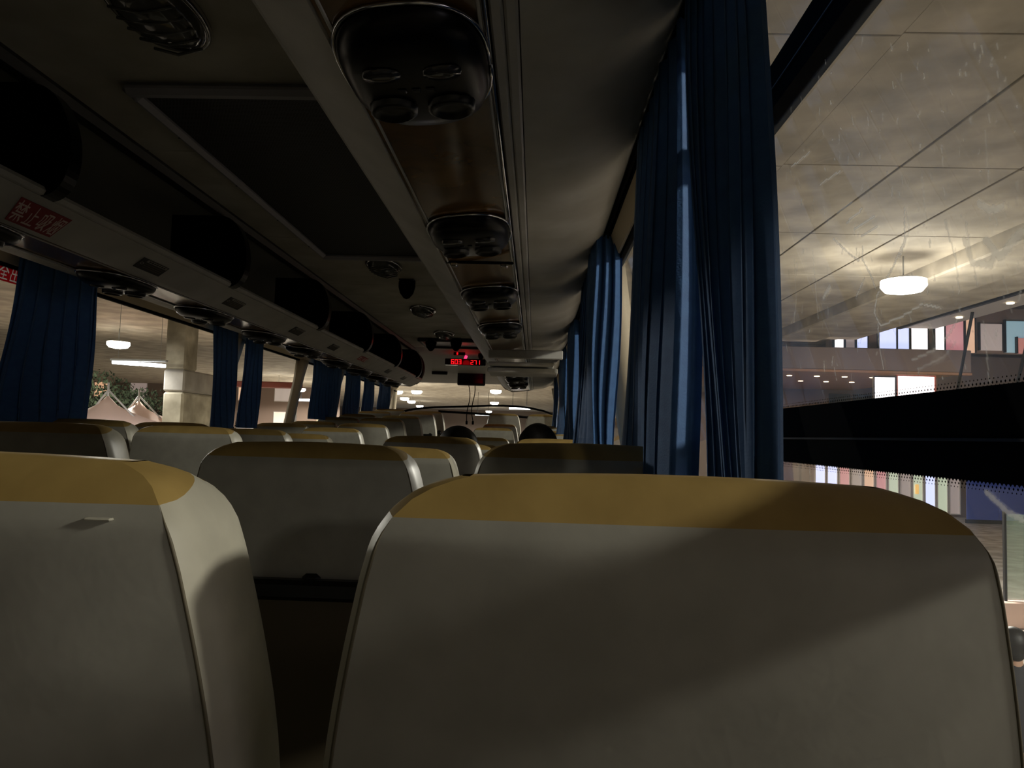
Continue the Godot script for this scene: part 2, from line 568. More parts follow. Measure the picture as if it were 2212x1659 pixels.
# ------------------------------------------------------------------ racks
func racks() -> void:
	for sd in [-1.0, 1.0]:
		var t := thing("luggage_rack", "long grey overhead luggage rack with black brackets above the left windows" if sd < 0 else "long overhead rack above the right windows with brown glossy underside strip", "luggage rack", V(0.6 * sd, 0.6, 0.0))
		var of := -t.position
		var put := func(nm: String, s: SurfaceTool, m: Material) -> MeshInstance3D:
			var o := obj(nm, s, m, t)
			o.position = of
			return o
		var e := 9.3 if sd < 0 else 9.9
		var lx := 0.0 if sd < 0 else 0.022
		# face between the lip and the lower edge
		put.call("front_face", shell([Vector2((0.474 + lx) * sd, 0.632), Vector2((0.50 + lx * 0.7) * sd, 0.615), Vector2(0.585 * sd, 0.572), Vector2(0.611 * sd, 0.566)], Vector2(0.012 * sd, 0.02), D0, e), M.rack_plastic)
		var lip := S()
		sweep(lip, [Vector2((0.467 + lx) * sd, 0.636), Vector2((0.460 + lx) * sd, 0.648), Vector2((0.466 + lx) * sd, 0.66), Vector2((0.482 + lx) * sd, 0.662), Vector2((0.492 + lx) * sd, 0.648), Vector2((0.485 + lx) * sd, 0.632)], D0, e)
		put.call("lip", lip, M.rack_plastic)
		put.call("rack_shelf", shell([Vector2((0.485 + lx) * sd, 0.635), Vector2(0.62 * sd, 0.60), Vector2(1.16 * sd, 0.715)], Vector2(0, 0.015), D0, e), M.rack_inner)
		put.call("service_strip", shell([Vector2(0.616 * sd, 0.567), Vector2(0.70 * sd, 0.571), Vector2(0.78 * sd, 0.579), Vector2(0.838 * sd, 0.588)], Vector2(0, 0.012), D0, e), M.brown_strip)
		var ch := S()
		tube(ch, [V(0.842 * sd, 0.586, D0), V(0.842 * sd, 0.586, 5.1), V(0.842 * sd, 0.586, e)], 0.004, 8)
		put.call("chrome_bead", ch, M.chrome)
		for k in 2:
			var c := S()
			var x0 := 0.848 + 0.021 * k
			sweep(c, [Vector2(x0 * sd, 0.592), Vector2((x0 + 0.004) * sd, 0.586 + 0.003 * k), Vector2((x0 + 0.016) * sd, 0.587 + 0.003 * k), Vector2((x0 + 0.02) * sd, 0.594), Vector2((x0 + 0.01) * sd, 0.61)], D0, e)
			put.call("channel", c, M.rack_plastic)
		put.call("cove_panel", shell([Vector2(0.891 * sd, 0.598), Vector2(0.95 * sd, 0.602), Vector2(1.01 * sd, 0.613), Vector2(1.06 * sd, 0.630), Vector2(1.10 * sd, 0.653), Vector2(1.13 * sd, 0.68), Vector2(1.147 * sd, 0.705)], Vector2(-0.004 * sd, 0.012), D0, e), M.cove_panel)
		for k in 2:
			var r := S()
			var x0 := 1.150 + 0.013 * k
			sweep(r, [Vector2(x0 * sd, 0.708), Vector2((x0 + 0.002) * sd, 0.690), Vector2((x0 + 0.009) * sd, 0.690), Vector2((x0 + 0.011) * sd, 0.708)], D0, e)
			put.call("curtain_track", r, M.satin_black)
		var a := S()
		for k in 2:
			var xo := 0.625 if k == 0 else 0.835
			tube(a, [V(xo * sd, 0.566 + 0.018 * k, D0), V(xo * sd, 0.566 + 0.018 * k, e)], 0.003, 6)
		put.call("strip_edge", a, M.rack_plastic)
		# rounded end towards the front
		var cap := S()
		var prof := [Vector2(0.47 * sd, 0.65), Vector2(0.52 * sd, 0.60), Vector2(0.611 * sd, 0.560), Vector2(0.84 * sd, 0.58), Vector2(1.15 * sd, 0.70), Vector2(1.15 * sd, 0.74), Vector2(0.84 * sd, 0.64), Vector2(0.64 * sd, 0.62)]
		sweep(cap, prof, e, e + 0.05)
		put.call("end_cap", cap, M.rack_plastic)
		# the curved end frame
		var ef := S()
		var pth := []
		for k in 15:
			var w := lerpf(-0.35, 2.0, k / 14.0)
			pth.append(V((0.66 - 0.20 * sin(w + 0.55)) * sd, 0.78 + 0.215 * cos(w + 0.55) * 1.0, e + 0.03))
		tube(ef, pth, 0.022, 8)
		put.call("end_frame", ef, M.dark_ceiling_trim)
		if sd < 0:
			for d in [0.85, 2.13, 3.45, 4.85, 6.15, 7.5, 8.85]:
				var b := S()
				var pr := []
				for q in 25:      # D shaped plate bulging to the aisle
					var w := lerpf(-PI / 2, PI / 2, q / 24.0)
					pr.append(Vector2(-(0.525 - 0.125 * pow(cos(w), 0.75) + 0.02 * sin(w)), 0.795 + 0.165 * sin(w)))
				pr.append(Vector2(-0.75, 0.96))
				pr.append(Vector2(-0.75, 0.62))
				sweep(b, pr, d - 0.055, d, false)
				put.call("bracket", b, M.gloss_black)
	# latch bar over the seam in the right strip
	var lt := thing("latch_bar", "thin dark seam bar with two small chrome clips on brown strip", "latch", V(0.73, 0.57, 2.5))
	var s2 := S()
	box(s2, Vector3(-0.112, -0.008, -0.008), Vector3(0.112, 0.0, 0.008), 0.003)
	obj("bar", s2, M.satin_black, lt)
	for x in [-0.085, 0.082]:
		var c := S()
		box(c, Vector3(x - 0.012, -0.02, -0.012), Vector3(x + 0.012, -0.006, 0.012), 0.004)
		obj("clip", c, M.chrome, lt)
	# oval service consoles below both racks
	var ord := ["first from the camera", "second from the camera", "third from the camera", "fourth from the camera", "fifth from the camera", "sixth from the camera", "seventh from the camera", "eighth from the camera", "ninth from the camera"]
	var rd := [1.16, 2.14, 3.10, 4.05, 6.9, 7.7, 8.5]
	for k in rd.size():
		console(0.728, rd[k], 1.0, "black oval vent console in the right brown strip, " + ord[k], "overhead consoles on the right")
	var ld := [2.12, 2.95, 3.75, 4.6, 5.4, 6.3, 7.1, 7.9, 8.7]
	for k in ld.size():
		console(-0.732, ld[k], -1.0, "black oval vent console above the left windows, " + ord[k], "overhead consoles on the left")
	# lids hanging open at the end of the right strip
	for k in 3:
		var q: Array = [[0.60, 1.10, 0.515, 0.575, 5.12, 5.16], [0.58, 1.05, 0.50, 0.522, 5.45, 5.75], [0.57, 1.08, 0.455, 0.49, 5.55, 5.95]][k]
		var o := bx(q[0], q[1], q[2], q[3], q[4], q[5], 0.006)
		tag(obj("flap_board", o, M.cove_panel), ["upright beige board at the end of the right brown strip", "thin beige board hanging open, upper of the two flat ones", "thicker beige board hanging open, lowest above the front curtains"][k], "board", "boards hanging open under the right rack")

func console(x: float, d: float, sd: float, label: String, group: String) -> void:
	var hh := 0.574 if sd > 0 else 0.572
	var tl := 0.076
	var t := thing("overhead_console", label, "console", V(x, hh, d), 0.0, group)
	t.rotation.z = tl * sd
	var ofs := V(0, 0, 0)
	var body := S()
	var rg := []
	for q in [[1.0, 0.0], [1.0, -0.012], [0.95, -0.026], [0.82, -0.038], [0.6, -0.044]]:
		var r := oval(0, q[1], 0, 0.112 * q[0], 0.175 * q[0], 44, 2.7)
		for i in r.size(): r[i] -= ofs
		rg.append(r)
	rings_mesh(body, rg, true, true, true)
	obj("body", body, M.gloss_black, t)
	var rim := S()
	var rr := oval(0, -0.005, 0, 0.115, 0.179, 44, 2.7)
	for i in rr.size(): rr[i] -= ofs
	rr.append(rr[0])
	tube(rim, rr, 0.0035, 6)
	obj("rim", rim, M.chrome, t)
	for kx in [-1.0, 1.0]:
		var v := S()
		var vr := []
		for q in [[0.040, -0.034], [0.038, -0.052], [0.030, -0.056], [0.026, -0.048], [0.008, -0.050]]:
			var r := []
			for k in 20: r.append(Vector3(kx * 0.047 + cos(TAU * k / 20) * q[0], q[1], -0.055 + sin(TAU * k / 20) * q[0]))
			vr.append(r)
		rings_mesh(v, vr, true, false, true)
		obj("air_nozzle", v, M.black_plastic, t)
		var l := S()
		var lr := []
		for q in [[0.030, -0.038], [0.028, -0.048], [0.012, -0.050]]:
			var r := []
			for k in 16: r.append(Vector3(kx * 0.045 + cos(TAU * k / 16) * q[0], q[1], 0.06 + sin(TAU * k / 16) * q[0] * 0.7))
			lr.append(r)
		rings_mesh(l, lr, true, false, true)
		obj("reading_light", l, M.console_lens, t)
	for k in 3:
		var b := S()
		box(b, Vector3(-0.03 + 0.022 * k, -0.047, 0.0), Vector3(-0.016 + 0.022 * k, -0.043, 0.012), 0.002)
		obj("button", b, M.dark_metal, t)

# ------------------------------------------------------------------ windows
func smear_image() -> ImageTexture:
	# dust, wiping streaks and dried drops on the right rear pane; u along the coach (d -1.2..2.85), v over the height (0.632 down to -0.36)
	var W := 2048
	var H := 512
	var im := Image.create(W, H, false, Image.FORMAT_RGBA8)
	var n := FastNoiseLite.new()
	n.seed = 5
	n.frequency = 0.006
	n.fractal_octaves = 4
	for y in H:
		for x in W:
			var a := 0.03 + 0.05 * clampf(n.get_noise_2d(x * 0.5, y * 0.7) + 0.2, 0.0, 1.0)
			im.set_pixel(x, y, Color(0.86, 0.85, 0.82, a))
	var to := func(px: float, py: float) -> Vector2:
		var dx := px - 1156.0
		var up := 942.0 - py
		var L := dx * 0.9996 - up * 0.028
		var h := dx * 0.028 + up * 0.9996
		var k := 0.40 / (L + 0.18 * h)
		return Vector2((k * 1661.0 + 1.2) / 4.05 * W, (0.632 - k * h) / 0.992 * H)
	var stroke := func(pts: Array, wd: float, al: float) -> void:
		for i in pts.size() - 1:
			var a: Vector2 = to.call(pts[i][0], pts[i][1])
			var b: Vector2 = to.call(pts[i + 1][0], pts[i + 1][1])
			var st := maxi(2, int(a.distance_to(b) * 2.0))
			for q in st:
				var p := a.lerp(b, q / float(st))
				var c := int(ceil(wd))
				for yy in range(-c, c + 1):
					for xx in range(-c, c + 1):
						var f := clampf(wd + 0.5 - Vector2(xx, yy).length(), 0.0, 1.0)
						var X := int(p.x) + xx
						var Y := int(p.y) + yy
						if f > 0.0 and X >= 0 and Y >= 0 and X < W and Y < H:
							var o := im.get_pixel(X, Y)
							o.a = maxf(o.a, minf(0.8, al * 2.1) * f)
							im.set_pixel(X, Y, o)
	var marks := [
		[[[1960, 450], [1958, 520], [1930, 580], [1895, 640], [1888, 680], [1900, 705], [1940, 690], [1990, 660], [2030, 668]], 1.0, 0.30],
		[[[1805, 515], [1840, 550], [1860, 565]], 0.9, 0.30],
		[[[1868, 535], [1866, 560], [1885, 600], [1892, 625]], 0.9, 0.34],
		[[[1965, 460], [1968, 500], [1945, 560]], 0.8, 0.25],
		[[[1895, 690], [1895, 740], [1903, 800]], 0.9, 0.26],
		[[[2045, 480], [2065, 560], [2070, 640]], 0.8, 0.22],
		[[[2090, 480], [2100, 560], [2110, 620]], 0.8, 0.2],
		[[[2085, 520], [2100, 570], [2140, 575], [2150, 545]], 1.6, 0.22],
		[[[2130, 520], [2160, 560], [2190, 520], [2212, 500]], 2.2, 0.2],
		[[[2120, 440], [2140, 455], [2170, 450]], 1.6, 0.26],
		[[[1835, 480], [1870, 450]], 0.9, 0.34], [[[1850, 495], [1895, 465]], 1.0, 0.36], [[[1865, 510], [1900, 490]], 0.9, 0.34], [[[1815, 460], [1850, 435]], 0.9, 0.25],
		[[[1720, 355], [1760, 322]], 0.8, 0.25], [[[1780, 395], [1825, 365]], 0.9, 0.25],
		[[[1760, 540], [1763, 600], [1768, 690]], 0.6, 0.2], [[[1720, 560], [1722, 650], [1715, 700]], 0.6, 0.2],
		[[[1965, 780], [2010, 760], [2045, 725], [2065, 690]], 1.0, 0.22], [[[1975, 800], [2030, 775], [2060, 740]], 0.8, 0.16],
		[[[2000, 380], [2003, 460]], 0.7, 0.16], [[[2120, 700], [2125, 830]], 0.7, 0.18], [[[2140, 280], [2142, 400]], 0.7, 0.14],
		[[[1850, 645], [1870, 600]], 0.7, 0.25], [[[1780, 645], [1795, 620]], 1.4, 0.25],
		[[[2110, 1060], [2150, 1100], [2185, 1120]], 1.6, 0.22], [[[1740, 1000], [1742, 1040]], 0.8, 0.25],
	]
	for m in marks: stroke.call(m[0], m[1] * (0.5 if m[1] < 1.3 else 0.9), m[2])
	var r := RandomNumberGenerator.new()
	r.seed = 3
	for k in 240:     # drops and short vertical runs
		var px := r.randf_range(1660, 2212)
		var py := r.randf_range(60, 830)
		stroke.call([[px, py], [px + r.randf_range(-3, 3), py + r.randf_range(2, 22)]], r.randf_range(0.2, 0.6), r.randf_range(0.08, 0.24))
	return ImageTexture.create_from_image(im)

func pane(sd: float, a: float, b: float, h0: float, h1: float) -> SurfaceTool:
	var s := S()
	s.set_smooth_group(-1)
	quad(s, V(gx(h0) * sd, h0, a), V(gx(h1) * sd, h1, a), V(gx(h1) * sd, h1, b), V(gx(h0) * sd, h0, b))
	return s

func slab(sd: float, a: float, b: float, h0: float, h1: float, inn: float, out: float) -> SurfaceTool:
	var s := S()
	sweep(s, [Vector2((gx(h0) - inn) * sd, h0), Vector2((gx(h0) + out) * sd, h0), Vector2((gx(h1) + out) * sd, h1), Vector2((gx(h1) - inn) * sd, h1)], a, b)
	return s

func windows() -> void:
	var dirty := mat("dirty_glass", Color(1, 1, 1, 1), 0.6, 0.0, 0.2)
	dirty.albedo_texture = smear_image()
	dirty.transparency = BaseMaterial3D.TRANSPARENCY_ALPHA
	dirty.backlight_enabled = true
	dirty.backlight = Color(0.9, 0.9, 0.9)
	var rt := [-1.2, 2.85, 5.3, 7.8, 10.2, D1]
	for k in rt.size() - 1:
		var w := base("window_%d" % (k + 1))
		obj("pane", pane(1.0, rt[k], rt[k + 1], -0.36, 0.632), M.clear_glass, w)
		if k == 0:
			obj("dust_film", pane_in(1.0, rt[0], rt[1]), dirty, w)
			obj("upper_bar", slab(1.0, D0, 1.42, 0.4386, 0.487, 0.02, 0.01), M.satin_black, w)
			obj("lower_bar", slab(1.0, D0, 1.42, -0.028, 0.051, 0.025, 0.012), M.satin_black, w)
			obj("upright_bar", slab(1.0, 1.36, 1.42, 0.05, 0.44, 0.02, 0.01), M.satin_black, w)
			obj("bar_bead", slab(1.0, D0, 1.41, 0.006, 0.0085, 0.028, 0.0), M.dark_metal, w)
			obj("bar_bead", slab(1.0, D0, 1.41, 0.458, 0.4595, 0.022, 0.0), M.dark_metal, w)
			# ceramic dot rows along the bar
			var ds := S()
			ds.set_smooth_group(-1)
			for row in 3:
				for q in 235:
					for edge in [[0.051, 1.0], [-0.028, -1.0]]:
						var d: float = -0.1 + q * 0.006 + (0.003 if row % 2 else 0.0)
						var h: float = edge[0] + edge[1] * (0.002 + 0.0035 * row)
						var rr := 0.0019 - 0.0005 * row
						var c := [V(gx(h) - 0.002, h - rr, d), V(gx(h) - 0.002, h, d - rr), V(gx(h) - 0.002, h + rr, d), V(gx(h) - 0.002, h, d + rr)]
						quad(ds, c[0], c[1], c[2], c[3])
			var dd := obj("dot_rows", ds, M.satin_black, w)
			dd.set_meta("kind", "stuff")
		obj("seal", slab(1.0, rt[k], rt[k + 1], 0.618, 0.634, 0.012, 0.01), M.satin_black, w)
	var lt := [D0, 0.55, 3.2, 5.36, 6.92, 8.25, 9.75, D1]
	var lm := mat("hazy_glass", Color(0.85, 0.85, 0.83, 1), 0.7, 0.0, 0.2)
	lm.albedo_texture = noise_alpha()
	lm.transparency = BaseMaterial3D.TRANSPARENCY_ALPHA
	lm.backlight_enabled = true
	lm.backlight = Color(0.9, 0.9, 0.9)
	for k in lt.size() - 1:
		var w := base("window_%d" % (k + 6))
		obj("pane", pane(-1.0, lt[k], lt[k + 1], -0.36, 0.632), lm, w)
		obj("seal", slab(-1.0, lt[k], lt[k + 1], 0.618, 0.634, 0.012, 0.01), M.satin_black, w)
	# windscreen
	var ws := base("window_13")
	var s := S()
	s.set_smooth_group(-1)
	quad(s, V(-1.33, -0.3, D1 + 0.25), V(-1.22, 0.80, D1), V(1.22, 0.80, D1), V(1.33, -0.3, D1 + 0.25))
	obj("pane", s, lm, ws)
	var b1 := S()
	var path := []
	for k in 13:
		var u := lerpf(-1.2, 1.25, k / 12.0)
		path.append(V(u, 0.425 - 0.10 * pow(absf(u - 0.1) / 1.15, 4.0) + 0.02 * sin(u * 3.0), D1 - 0.12))
	tube(b1, path, 0.017, 6)
	obj("sun_blind_bar", b1, M.satin_black, ws)
	var b2 := S()
	tube(b2, [V(-0.55, 0.335, D1 - 0.05), V(0.3, 0.305, D1 - 0.05), V(1.2, 0.26, D1 - 0.05)], 0.02, 6)
	obj("wiper_bar", b2, M.satin_black, ws)
	for sd in [-1.0, 1.0]:
		var p := S()
		tube(p, [V(1.34 * sd, -0.3, D1 + 0.24), V(1.235 * sd, 0.80, D1)], 0.05, 8)
		obj("corner_post", p, M.pillar, ws)

func pane_in(sd: float, a: float, b: float) -> SurfaceTool:
	var s := S()
	s.set_smooth_group(-1)
	var e := 0.0015
	# u runs along the coach, v down the pane
	var c := [V(gx(-0.36) * sd - e, -0.36, a), V(gx(0.632) * sd - e, 0.632, a), V(gx(0.632) * sd - e, 0.632, b), V(gx(-0.36) * sd - e, -0.36, b)]
	var uv := [Vector2(0, 1), Vector2(0, 0), Vector2(1, 0), Vector2(1, 1)]
	for k in [0, 1, 2, 0, 2, 3]:
		s.set_uv(uv[k])
		s.add_vertex(c[k])
	return s

func noise_alpha() -> ImageTexture:
	var im := Image.create(256, 256, false, Image.FORMAT_RGBA8)
	var n := FastNoiseLite.new()
	n.seed = 9
	n.frequency = 0.012
	for y in 256:
		for x in 256:
			im.set_pixel(x, y, Color(0.9, 0.9, 0.88, 0.05 + 0.05 * clampf(n.get_noise_2d(x * 2.0, y * 0.5) + 0.3, 0.0, 1.0)))
	return ImageTexture.create_from_image(im)

# ------------------------------------------------------------------ ceiling fittings
func ceiling_fittings() -> void:
	var t := thing("air_vent", "long rectangular return air vent with perforated black grille in the ceiling", "vent", V(0.01, 0.996, 3.20))
	var hw := 0.312; var hl := 1.07
	var z0 := -hl; var z1 := hl
	var dep := 0.036
	for q in [[-hw, hw, z1 - 0.05, z1], [-hw, hw, z0, z0 + 0.05], [-hw, -hw + 0.035, z0 + 0.05, z1 - 0.05], [hw - 0.035, hw, z0 + 0.05, z1 - 0.05]]:
		var s := S()
		box(s, Vector3(q[0], -dep, q[2]), Vector3(q[1], 0.0, q[3]), 0.014)
		obj("frame_rail", s, M.grille_frame, t)
	var g := S()
	box(g, Vector3(-hw + 0.03, -0.012, z0 + 0.045), Vector3(hw - 0.03, -0.004, z1 - 0.045))
	obj("grille", g, M.grille_mesh, t)
	for k in 4:
		for sx in [-1.0, 1.0]:
			var sc := S()
			tube(sc, [Vector3(sx * (hw - 0.017), -dep - 0.002, lerpf(z0, z1, 0.15 + 0.23 * k)), Vector3(sx * (hw - 0.017), -dep + 0.003, lerpf(z0, z1, 0.15 + 0.23 * k))], 0.004, 8)
			obj("screw", sc, M.dark_metal, t)
	var ld := [1.74, 4.5, 6.1, 7.55]
	var nm := ["nearest the camera, before the air vent", "just beyond the air vent", "second beyond the air vent", "farthest, close to the front hatch"]
	for k in 4:
		var l := thing("dome_light", "unlit oval chrome ceiling lamp, " + nm[k], "ceiling lamp", V(0.0, 0.996, ld[k]), 0.0, "oval lamps along the ceiling")
		var rim := S()
		var rg := []
		for q in [[1.0, 0.0], [1.0, -0.010], [0.93, -0.020], [0.86, -0.016]]:
			var r := oval(0, q[1], 0, 0.105 * q[0], 0.20 * q[0], 40)
			for i in r.size(): r[i] -= Vector3(0, EYE, 0)
			rg.append(r)
		rings_mesh(rim, rg, true, true, false)
		obj("rim", rim, M.chrome, l)
		var ln := S()
		rg = []
		for q in [[0.87, -0.012], [0.82, -0.030], [0.66, -0.044], [0.4, -0.052], [0.12, -0.054]]:
			var r := oval(0, q[1], 0, 0.105 * q[0], 0.20 * q[0], 40)
			for i in r.size(): r[i] -= Vector3(0, EYE, 0)
			rg.append(r)
		rings_mesh(ln, rg, true, false, true)
		obj("lens", ln, M.lamp_lens, l)
		for q in 6:
			var rb := S()
			var zz := -0.12 + 0.048 * q
			var ww := 0.08 * sqrt(maxf(0.05, 1.0 - pow(zz / 0.19, 2)))
			tube(rb, [Vector3(-ww, -0.042, zz), Vector3(0, -0.058, zz), Vector3(ww, -0.042, zz)], 0.004, 6)
			obj("lens_rib", rb, M.lamp_lens, l)
	# black shield shaped fittings
	var q := [[0.065, 4.95, 0.055, "hanging just beyond the second oval lamp"], [0.08, 7.95, 0.06, "hanging beside the farthest oval lamp"], [0.25, 9.2, 0.034, "on the front dome right of the red digits"], [-0.19, 8.0, 0.06, "round one at the left of the front hatch"]]
	for k in q.size():
		var s := thing("ceiling_camera", "small black shield shaped fitting " + q[k][3], "fitting", V(q[k][0], 0.995 if k != 2 else 0.97, q[k][1]), 0.0, "black fittings under the ceiling")
		var b := S()
		var rg := []
		var rr: float = q[k][2]
		for e in [[0.9, 0.0], [1.0, -0.02], [1.0, -0.06], [0.8, -0.11], [0.35, -0.15], [0.05, -0.158]]:
			var r := []
			for i in 20: r.append(Vector3(cos(TAU * i / 20) * rr * e[0], e[1] * rr / 0.055 * 0.8, sin(TAU * i / 20) * rr * e[0] * 0.8))
			rg.append(r)
		rings_mesh(b, rg, true, true, true)
		obj("shell", b, M.satin_black, s)
		var p := S()
		box(p, Vector3(-rr * 0.9, -0.008, -rr * 0.7), Vector3(rr * 0.9, 0.004, rr * 0.7), 0.003)
		obj("mount", p, M.black_plastic, s)
	var ht := thing("roof_hatch", "grey rectangular hatch frame at the front end of the ceiling", "hatch", V(0.0, 0.996, 8.3))
	for e in [[-0.33, 0.33, 0.30, 0.34], [-0.33, 0.33, -0.34, -0.30], [-0.33, -0.29, -0.3, 0.3], [0.29, 0.33, -0.3, 0.3]]:
		var s := S()
		box(s, Vector3(e[0], -0.04, e[2]), Vector3(e[1], 0.0, e[3]), 0.008)
		obj("frame_rail", s, M.dark_ceiling_trim, ht)
	var lid := S()
	box(lid, Vector3(-0.29, -0.015, -0.3), Vector3(0.29, -0.004, 0.3), 0.004)
	obj("lid", lid, M.grille_frame, ht)

# ------------------------------------------------------------------ seats
func half_w(v: float) -> float:
	var k := [[0.0, 0.148], [0.004, 0.163], [0.010, 0.178], [0.020, 0.192], [0.035, 0.203], [0.06, 0.212], [0.09, 0.219], [0.14, 0.229], [0.2, 0.238], [0.3, 0.243], [0.5, 0.24], [0.72, 0.225]]
	for i in k.size() - 1:
		if v <= k[i + 1][0]:
			var a: Array = k[maxi(i - 1, 0)]
			var b: Array = k[mini(i + 2, k.size() - 1)]
			return cubic_interpolate_in_time(k[i][1], k[i + 1][1], a[1], b[1], (v - k[i][0]) / (k[i + 1][0] - k[i][0]), k[i + 1][0] - k[i][0], a[0] - k[i][0] - (0.004 if i == 0 else 0.0), b[0] - k[i][0] + (0.1 if i + 2 >= k.size() else 0.0))
	return k[-1][1]

func make_seat() -> Node3D:
	# origin: floor below the middle of the rear top edge; rear faces +z. top of the back at y = 1.18
	var root := Node3D.new()
	var top := 1.18
	var lean := 0.13
	var vs := [0.0, 0.003, 0.008, 0.015, 0.026, 0.036, 0.043, 0.05, 0.06, 0.07, 0.08, 0.09, 0.105, 0.12, 0.14, 0.16, 0.18, 0.2, 0.23, 0.26, 0.3, 0.34, 0.45, 0.58, 0.72]
	var rear_in := func(v: float) -> float:      # how far the rear face is drawn in near the top
		return 0.045 * pow(clampf(1.0 - v / 0.045, 0.0, 1.0), 2.2)
	var thick := 0.115
	var P := func(v: float, u: float, side: float) -> Vector3:    # u -1..1 across, side 0 rear .. 1 front
		var w := half_w(v)
		var crown := 0.012 * (1.0 - u * u) * smoothstep(0.0, 0.06, v)
		var ri: float = rear_in.call(v)
		var z := -lean * v - ri + crown
		if side > 0.5:
			z = -lean * v - thick + ri * 0.8 - crown - 0.03 * (1.0 - u * u) * smoothstep(0.05, 0.3, v)
		var y := top - v + (0.004 * (1.0 - u * u) if v < 0.02 else 0.0)
		return Vector3(u * w, y, z)
	var nu := 14
	var eu := 0.955     # panel ends here, the gusset goes on
	var yv := 4        # rows of the yellow cap
	var rear := S(); var front := S(); var cap := S()
	for st in [rear, front, cap]: st.set_smooth_group(0)
	for i in vs.size() - 1:
		for j in nu:
			var u0 := lerpf(-eu, eu, j / float(nu)); var u1 := lerpf(-eu, eu, (j + 1) / float(nu))
			# the yellow edge sags a little, like the stitched cover
			var tgt: SurfaceTool = cap if i < yv else rear
			quad(tgt, P.call(vs[i + 1], u0, 0.0), P.call(vs[i], u0, 0.0), P.call(vs[i], u1, 0.0), P.call(vs[i + 1], u1, 0.0))
			tgt = cap if i < yv + 5 else front
			quad(tgt, P.call(vs[i + 1], u1, 1.0), P.call(vs[i], u1, 1.0), P.call(vs[i], u0, 1.0), P.call(vs[i + 1], u0, 1.0))
	for j in nu:
		var u0 := lerpf(-eu, eu, j / float(nu)); var u1 := lerpf(-eu, eu, (j + 1) / float(nu))
		quad(cap, P.call(0.0, u0, 0.0), P.call(0.0, u0, 1.0), P.call(0.0, u1, 1.0), P.call(0.0, u1, 0.0))
	obj("top_cover", cap, M.yellow_vinyl, root, "yellow vinyl top cover")
	obj("back_panel", rear, M.vinyl, root)
	obj("back_cushion", front, M.vinyl, root)
	for sd in [-1.0, 1.0]:
		var g := S()
		g.set_smooth_group(0)
		var yg := S()
		yg.set_smooth_group(0)
		var na := 9
		for i in vs.size() - 1:
			for j in na - 1:
				var pts := []
				for e in [[i + 1, j], [i, j], [i, j + 1], [i + 1, j + 1]]:
					var v: float = vs[e[0]]
					var a: float = e[1] / float(na - 1)
					var vy: float = vs[yv]
					v = v * lerpf(1.0, 0.25, a) if e[0] <= yv else v - vy * 0.75 * a * (1.0 - (v - vy) / (vs[-1] - vy))
					var p0: Vector3 = P.call(v, sd * eu, 0.0)
					var p1: Vector3 = P.call(v, sd * eu, 1.0)
					var p := p0.lerp(p1, a)
					p.x = sd * (absf(p0.x) + half_w(v) * (1.0 - eu) * pow(maxf(0.0, 1.0 - pow(absf(2.0 * a - 1.0), 3.2)), 0.5))
					pts.append(p)
				var gg: SurfaceTool = yg if i < yv else g
				if sd > 0: quad(gg, pts[0], pts[1], pts[2], pts[3])
				else: quad(gg, pts[3], pts[2], pts[1], pts[0])
		obj("side_gusset", g, M.side_vinyl, root)
		obj("top_gusset", yg, M.yellow_vinyl, root, "yellow end of the top cover")
		var pp := S()
		var path := []
		for i in range(yv, vs.size()):
			var p: Vector3 = P.call(vs[i], sd * eu, 0.0)
			path.append(p + Vector3(sd * 0.0, 0, -0.0005))
		var rad := []
		for i in path.size(): rad.append(0.0015 * minf(1.0, 0.15 + i * 0.3))
		tube(pp, path, rad, 6)
		obj("piping", pp, M.piping, root)
	# grab handle and lower cloth of the back
	var hs := S()
	var hz := -lean * 0.27 + 0.012
	box(hs, Vector3(-0.20, top - 0.292, hz - 0.01), Vector3(0.20, top - 0.254, hz + 0.03), 0.008)
	obj("grab_handle", hs, M.black_plastic, root)
	for sx in [-0.17, 0.02, 0.17]:
		var br := S()
		box(br, Vector3(sx - 0.018, top - 0.275, hz - 0.012), Vector3(sx + 0.018, top - 0.243, hz + 0.010), 0.008)
		obj("handle_bracket", br, M.black_plastic, root)
	var lo := S()
	box(lo, Vector3(-0.225, top - 0.71, -lean * 0.5 - 0.03), Vector3(0.225, top - 0.275, -lean * 0.28 + 0.02), 0.012)
	obj("lower_back", lo, M.lower_cloth, root)
	var cu := S()
	box(cu, Vector3(-0.215, 0.33, -0.60), Vector3(0.215, 0.46, -0.10), 0.03)
	obj("seat_cushion", cu, M.vinyl, root)
	for sx in [-1.0, 1.0]:
		var lg := S()
		box(lg, Vector3(sx * 0.17 - 0.02, 0.0, -0.5), Vector3(sx * 0.17 + 0.02, 0.34, -0.2), 0.006)
		obj("leg", lg, M.dark_metal, root)
	return root

func floor_at(d: float) -> float:
	return FLOOR + clampf((d - 6.0) / 4.2, 0.0, 1.0) * 0.3

